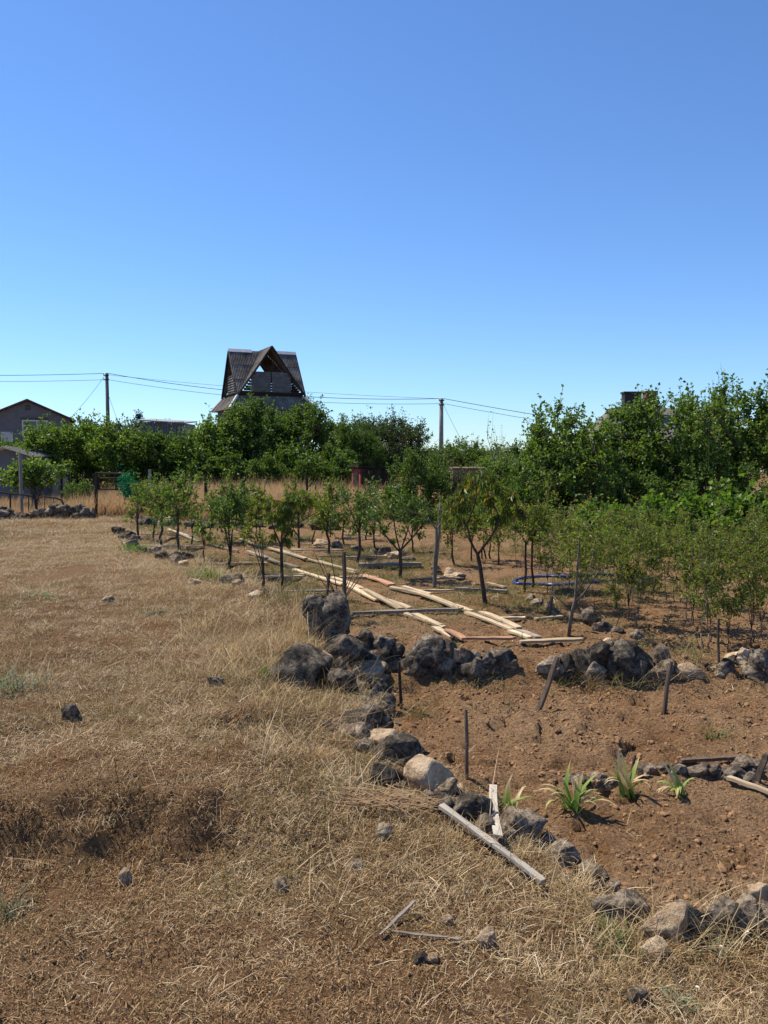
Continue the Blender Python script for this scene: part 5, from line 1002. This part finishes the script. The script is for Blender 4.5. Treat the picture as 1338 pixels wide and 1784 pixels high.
def metal_shed():
    Y = 50.; a_ = at(243, 733, Y); b_ = at(321, 738, Y); zg = H1(a_.x, Y); e = thing('metal_shed', 'ribbed bluish metal shed rising behind the orchard trees', 'shed', (a_.x, Y, zg)); W = b_.x - a_.x; Hh = a_.z - zg
    mb = MB(); mb.box((.02, .06, -.2), (W - .02, 3, Hh - .15)); mb.build('wall', M['tin'], e); n = 6
    for j in range(n): link('wall_sheet', corr(W / n - .01, Hh + .15, 3, .03, Matrix.Translation((W / n * j, 0, -.2)) @ Matrix.Rotation(R(90), 4, 'X')), M['tin'], e)
    mb = MB(); mb.add([(-.1, -.15, Hh), (W + .1, -.15, Hh - .18), (W + .1, 3.1, Hh + .02), (-.1, 3.1, Hh + .2), (-.1, -.15, Hh + .07), (W + .1, -.15, Hh - .11), (W + .1, 3.1, Hh + .09), (-.1, 3.1, Hh + .27)], [[0, 3, 2, 1], [4, 5, 6, 7], [0, 1, 5, 4], [1, 2, 6, 5], [2, 3, 7, 6], [3, 0, 4, 7]]); mb.build('roof', M['tin'], e)
metal_shed()
def house_right():
    Y = 48.; p = at(1170, 705, Y); zg = H1(p.x, Y); e = thing('chimney_house', 'house with a grey tiled roof and two chimneys behind the apricots', 'house', (p.x, Y, zg)); W = 215 * pxm(Y) / 2; zr = p.z - zg
    mb = MB(); mb.box((-W, .4, -.3), (W, 6.6, zr - 2.2)); mb.build('wall', M['white'], e)
    r0 = W - 1.0; o = .5
    mb = MB(); mb.add([(-W - o, -o + .4, zr - 2.3), (W + o, -o + .4, zr - 2.3), (W + o, 6.6 + o, zr - 2.3), (-W - o, 6.6 + o, zr - 2.3), (-r0, 3.5, zr), (r0, 3.5, zr)], [[0, 1, 5, 4], [2, 3, 4, 5], [0, 3, 2, 1]], [[1, 2, 5], [3, 0, 4]]); mb.build('roof', M['tile'], e)
    for (x0, x1, t0, mt, lb) in ((1087, 1116, 685, 'black', 'wide black chimney with a lid'), (1124, 1142, 684, 'brick', 'narrower brown brick chimney')):
        a_ = at(x0, t0, Y + 2.7) - e.location; b_ = at(x1, t0, Y + 2.7) - e.location; mb = MB(); mb.box((a_.x, 2.5, zr - 1.2), (b_.x, 3.2, a_.z)); c = mb.build('chimney', M[mt], e); c['label'] = lb
        mb = MB(); mb.box((a_.x - .06, 2.42, a_.z - .02), (b_.x + .06, 3.28, a_.z + .09)); mb.build('chimney_cap', M[mt], c)
house_right()
def far_corner():
    Y = 58.; p = at(1326, 764, Y); zg = H1(p.x, Y); e = thing('far_house', 'far white house showing one dark roof corner', 'house', (p.x, Y, zg)); z = p.z - zg
    mb = MB(); mb.box((.5, .5, -.3), (7, 7, z)); mb.build('wall', M['white'], e); mb = MB(); mb.add([(0, 0, z), (7.6, 0, z), (7.6, 7.6, z), (0, 7.6, z), (2.6, 3.8, z + 1.5), (5, 3.8, z + 1.5)], [[0, 1, 5, 4], [2, 3, 4, 5], [0, 3, 2, 1]], [[1, 2, 5], [3, 0, 4]]); mb.build('roof', M['tile'], e)
far_corner()
def pink_wall():
    Y = 30.; a_ = at(789, 817, Y); b_ = at(846, 819, Y); zg = H1(a_.x, Y); e = thing('block_hut', 'small pink block hut half hidden by the peach crown', 'hut', (a_.x, Y, zg)); W = b_.x - a_.x; Hh = a_.z - zg
    mb = MB(); mb.box((0, .05, -.2), (W, 1.6, Hh - .02)); mb.build('wall', M['pink'], e); rg = random.Random(2)
    n = 6; bh = (Hh + .1) / n
    for i in range(n):
        x = -(.2 if i % 2 else 0)
        while x < W:
            x1 = min(W, x + .4); x0 = max(0, x); 
            if x1 - x0 > .05: mb = MB(); mb.box((x0 + .006, -.002 - rg.uniform(0, .012), -.1 + i * bh + .006), (x1 - .006, .06, -.1 + (i + 1) * bh - .006)); mb.build('block', M['pink'], e)
            x += .4
    mb = MB(); mb.box((-.03, -.04, Hh), (W + .03, 1.65, Hh + .05)); mb.build('roof', M['pink'], e)
pink_wall()
def red_hut():
    Y = 26.; c = at(629, 815, Y); zg = H1(c.x, Y); e = thing('red_hut', 'small dark red privy hut with a flat sloping roof', 'hut', (c.x, Y, zg), R(17)); hh = c.z - zg; W, D = 1.12, 1.15
    mb = MB(); mb.box((0.03, .03, -.1), (W - .03, D - .03, hh - .03)); mb.build('wall', M['timber_and_shade'], e)
    for i in range(8): mb = MB(); mb.box((W / 8 * i + .005, -.01 - .006 * (i % 2), -.1), (W / 8 * (i + 1) - .005, .03, hh - .02)); mb.build('board', M['timber_and_shade'], e)  # front of the red hut: shade of the backlit side put into the colour
    d = []
    for i in range(4): mb = MB(); mb.box((-.012 - .006 * (i % 2), .05 + .27 * i, -.1), (.03, .05 + .27 * (i + 1) - .01, hh - .04)); d.append(mb.build('side_board', M['red'], e))
    mb = MB(); mb.box((-.03, .25, hh - .62), (-.015, .9, hh - .18)); wv = mb.build('window', M['black'], e); mb = MB(); mb.box((-.04, .3, hh - .58), (-.025, .85, hh - .22)); mb.build('pane', M['glass'], wv)
    mb = MB(); mb.add([(-.12, -.15, hh + .03), (W + .12, -.15, hh - .05), (W + .12, D + .15, hh - .05), (-.12, D + .15, hh + .03), (-.12, -.15, hh + .08), (W + .12, -.15, hh), (W + .12, D + .15, hh), (-.12, D + .15, hh + .08)], [[0, 3, 2, 1], [4, 5, 6, 7], [0, 1, 5, 4], [1, 2, 6, 5], [2, 3, 7, 6], [3, 0, 4, 7]]); mb.build('roof', M['timber_and_shade'], e)
red_hut()
def back_house():                               # dark building with a pale sill between the orchard trees
    Y = 36.; a_ = at(188, 783, Y); b_ = at(330, 783, Y); zg = H1(a_.x, Y); e = thing('old_shed', 'dark old shed wall with a pale roof edge behind the orchard', 'shed', (a_.x, Y, zg)); W = b_.x - a_.x; Hh = a_.z - zg
    mb = MB(); mb.box((0, 0, -.2), (W, 2.5, Hh - .05)); mb.build('wall', M['timber_and_shade'], e); mb = MB(); mb.box((-.1, -.12, Hh - .05), (W + .1, 2.6, Hh + .02)); mb.build('roof', M['slate_pale'], e)
back_house()

# ------------------------------------------------------------------ power poles and wires
def pole(px, top, Y, r, label):
    p = at(px, top, Y); zg = H1(p.x, Y); h = p.z - zg; e = thing('power_pole', label, 'pole', (p.x, Y, zg))
    mb = MB(); mb.tube([(0, 0, -.3), (0, 0, h * .5), (0, 0, h)], [r * 1.15, r, r * .85], 8); mb.build('post', M['concrete' if r > .17 else 'bark_pale'], e, smooth=True)
    for dz in (.18, .55):
        mb = MB(); mb.box((-.22, -r - .06, h - dz - .04), (.22, -r + .02, h - dz + .04)); br = mb.build('bracket', M['iron'], e)
        for sx in (-.19, .19): mb = MB(); mb.tube([(sx, -r - .02, h - dz + .03), (sx, -r - .02, h - dz + .14)], [.035, .025], 6); mb.build('insulator', M['white'], br)
    return Vector((p.x, Y - r, p.z))
T1 = pole(186, 650, 66., .16, 'tall grey power pole behind the orchard beside the grey house'); T2 = pole(769, 694, 66., .18, 'power pole standing right of the olive like tree')
T2 = Vector(T2); m, t, b = mat('cable', .7, .2); b.inputs['Base Color'].default_value = (.06, .065, .07, 1); M['cable'] = m
def cable(a, b_, sag, r, label, group=None):
    P = [a + (b_ - a) * u + Vector((0, 0, -4 * sag * u * (1 - u))) for u in np.linspace(0, 1, 25)]; mb = MB(); mb.tube([list(p - a) for p in P], r, 4); tag(mb.build('power_line', M['cable'], loc=a), label, 'cable', group)
for dz, sag, r, nm in ((-.04, .55, .022, 'upper'), (-.55, .5, .016, 'lower')):
    L0 = at(-420, 640 - dz * 20, 66.); R0 = at(1700, 800 - dz * 22, 66.)
    cable(L0 + Vector((0, 0, 0)), T1 + Vector((-.19, 0, dz)), .35, r, nm + ' power line running left from the pole beside the grey house')
    cable(T1 + Vector((.19, 0, dz)), T2 + Vector((-.19, 0, dz * .8)), sag * 1.25, r, nm + ' power line strung between the two poles behind the A shaped house')
    cable(T2 + Vector((.19, 0, dz * .8)), R0, .8, r, nm + ' power line running from the right pole toward the apricots')
cable(T1 + Vector((.1, 0, -.15)), T2 + Vector((-.1, .2, -.02)), .25, .012, 'thin top wire strung between the two power poles')
cable(T1 + Vector((-.1, 0, -.2)), at(124, 727, 61.), .12, .016, 'service wire sloping from the pole down to the grey house')
cable(T1 + Vector((.1, 0, -1.6)), at(206, 736, 64.), .05, .014, 'guy wire dropping from the left pole into the trees')
cable(T2 + Vector((.1, 0, -.4)), at(812, 782, 64.), .08, .012, 'guy wire dropping from the right pole into the round tree')

# ------------------------------------------------------------------ fences, gate, bed frames
def post(px, y0, y1, r, label, m='iron', Y=None, group=None, name='fence_post', cat='post', n=6):
    g = gp(px, y1) if Y is None else at(px, y1, Y)
    if Y is not None: g.z = H1(g.x, Y)
    t_ = at(px, y0, g.y); mb = MB(); mb.tube([(0, 0, -.15), (0, 0, (t_.z - g.z) / 2), (0, 0, t_.z - g.z)], r, n); return tag(mb.build(name, M[m], loc=g), label, cat, group)
post(38, 789, 893, .048, 'square grey post standing at the low stone wall', 'tile', Y=20.9, n=4)
for px, y0 in ((121, 822), (133, 826), (147, 820), (163, 826), (108, 818)): post(px, y0, 870, .035, 'thin dark post of the fence between slate panels and gate', Y=24. if px != 108 else 24.3, group='dark posts beside the slate fence')
post(262, 818, 880, .05, 'pale concrete fence post behind the round young tree', 'concrete', Y=25.)
post(270, 822, 880, .03, 'thin dark post next to the pale concrete fence post', Y=25.)
post(359, 826, 890, .045, 'dark pipe post behind the glossy narrow young tree', Y=22.5)
post(426, 836, 880, .035, 'dark pipe post at the foot of the large dark tree', Y=24.)
post(535, 832, 880, .04, 'dark pipe post standing in the golden grass', Y=23.5)
e = thing('slate_fence', 'short fence of upright grey slate panels behind the low tree', 'fence', (0, 0, 0)); p0 = at(91, 860, 25.); e.location = (p0.x, 25., H1(p0.x, 25.))
for i in range(5): mb = MB(); mb.box((i * .115, -.01 * (i % 2), -.1), (i * .115 + .108, .03, .9 - .02 * (i % 3) + .05 * i)); mb.build('panel', M['concrete'], e)
# gate frame
Yg = 21.; g0 = at(166, 900, Yg); g0.z = H1(g0.x, Yg); e = thing('gate', 'open rusty iron gate frame at the end of the low stone wall', 'gate', g0); 
def rel(px, py): return list(at(px, py, Yg) - g0)
mb = MB(); mb.tube([rel(167, 903), rel(168, 823)], .042, 6); mb.build('gate_post', M['iron'], e)
for a_, b_, nm in (((168, 824), (221, 825), 'rail'), ((172, 833), (224, 833), 'rail'), ((172, 852), (223, 853), 'rail'), ((172, 833), (172, 853), 'upright'), ((223, 833), (223, 866), 'upright'), ((202, 825), (202, 853), 'upright'), ((203, 838), (223, 838), 'wire'), ((203, 843), (223, 843), 'wire'), ((203, 848), (223, 848), 'wire')):
    mb = MB(); mb.tube([rel(*a_), rel(*b_)], .012 if nm == 'wire' else .024, 5); mb.build(nm, M['iron'], e)
post(183, 884, 898, .02, 'stub of a post at the foot of the open gate', Y=21.)
# old bed-head frames on the wall
def bedframe(pts, label, ups):
    Y = 20.6; g = at(pts[0][0], pts[0][1], Y); g.z = H1(g.x, Y); e = thing('metal_railing', label, 'railing', g)
    mb = MB(); P = [at(x, y, Y) - g for x, y in pts]; mb.tube([list(p) for p in P], .024, 6); mb.build('rail', M['iron'], e)
    for x, y0, y1, r in ups: mb = MB(); mb.tube([list(at(x, y0, Y) - g), list(at(x, y1, Y) - g)], r, 5); mb.build('upright', M['iron'], e)
bedframe([(-5, 857), (18, 860), (50, 863), (58, 865), (62, 870), (63, 890)], 'rusty pipe railing leaning along the low stone wall', [(18, 860, 896, .022), (50, 863, 890, .014), (-4, 857, 895, .02)])
bedframe([(64, 892), (64, 872), (68, 867), (76, 865), (98, 868), (107, 871), (110, 877), (110, 893)], 'rusty curved pipe railing standing in the stone wall gap', [(78, 866, 892, .01), (93, 868, 892, .01)])
mb = MB(); g = at(75, 865, 20.6); mb.tube([(-.25, -.05, .02), (.2, -.05, .0)], .03, 5); 
# green netting bundle on the gate
netm = leaf_mat('green_net', [(.01, .16, .09), (.015, .24, .13), (.01, .11, .06)], .3, .3, .5)
g = at(222, 852, 20.8); rgn = np.random.default_rng(5); me = clump(rgn, 420, .4, .3, .06, .02, .5, 1.2, 'net'); g.z = at(222, 848, 20.8).z
me2 = mesh_np('net', np.vstack([rgn.normal(0, 1, (1, 3))]), np.zeros((0, 3), int)) if False else None
n = 700; P = rgn.normal(0, 1, (n, 3)) * np.array([.11, .1, .17]) + np.array([0, 0, .02]); A = rgn.normal(0, 1, (n, 3)); net = leaves(rgn, P, A, .09, .25, .3, 'net')
tag(link('net_bundle', net, netm, loc=g), 'bundle of green plastic netting hung on the open gate', 'netting')
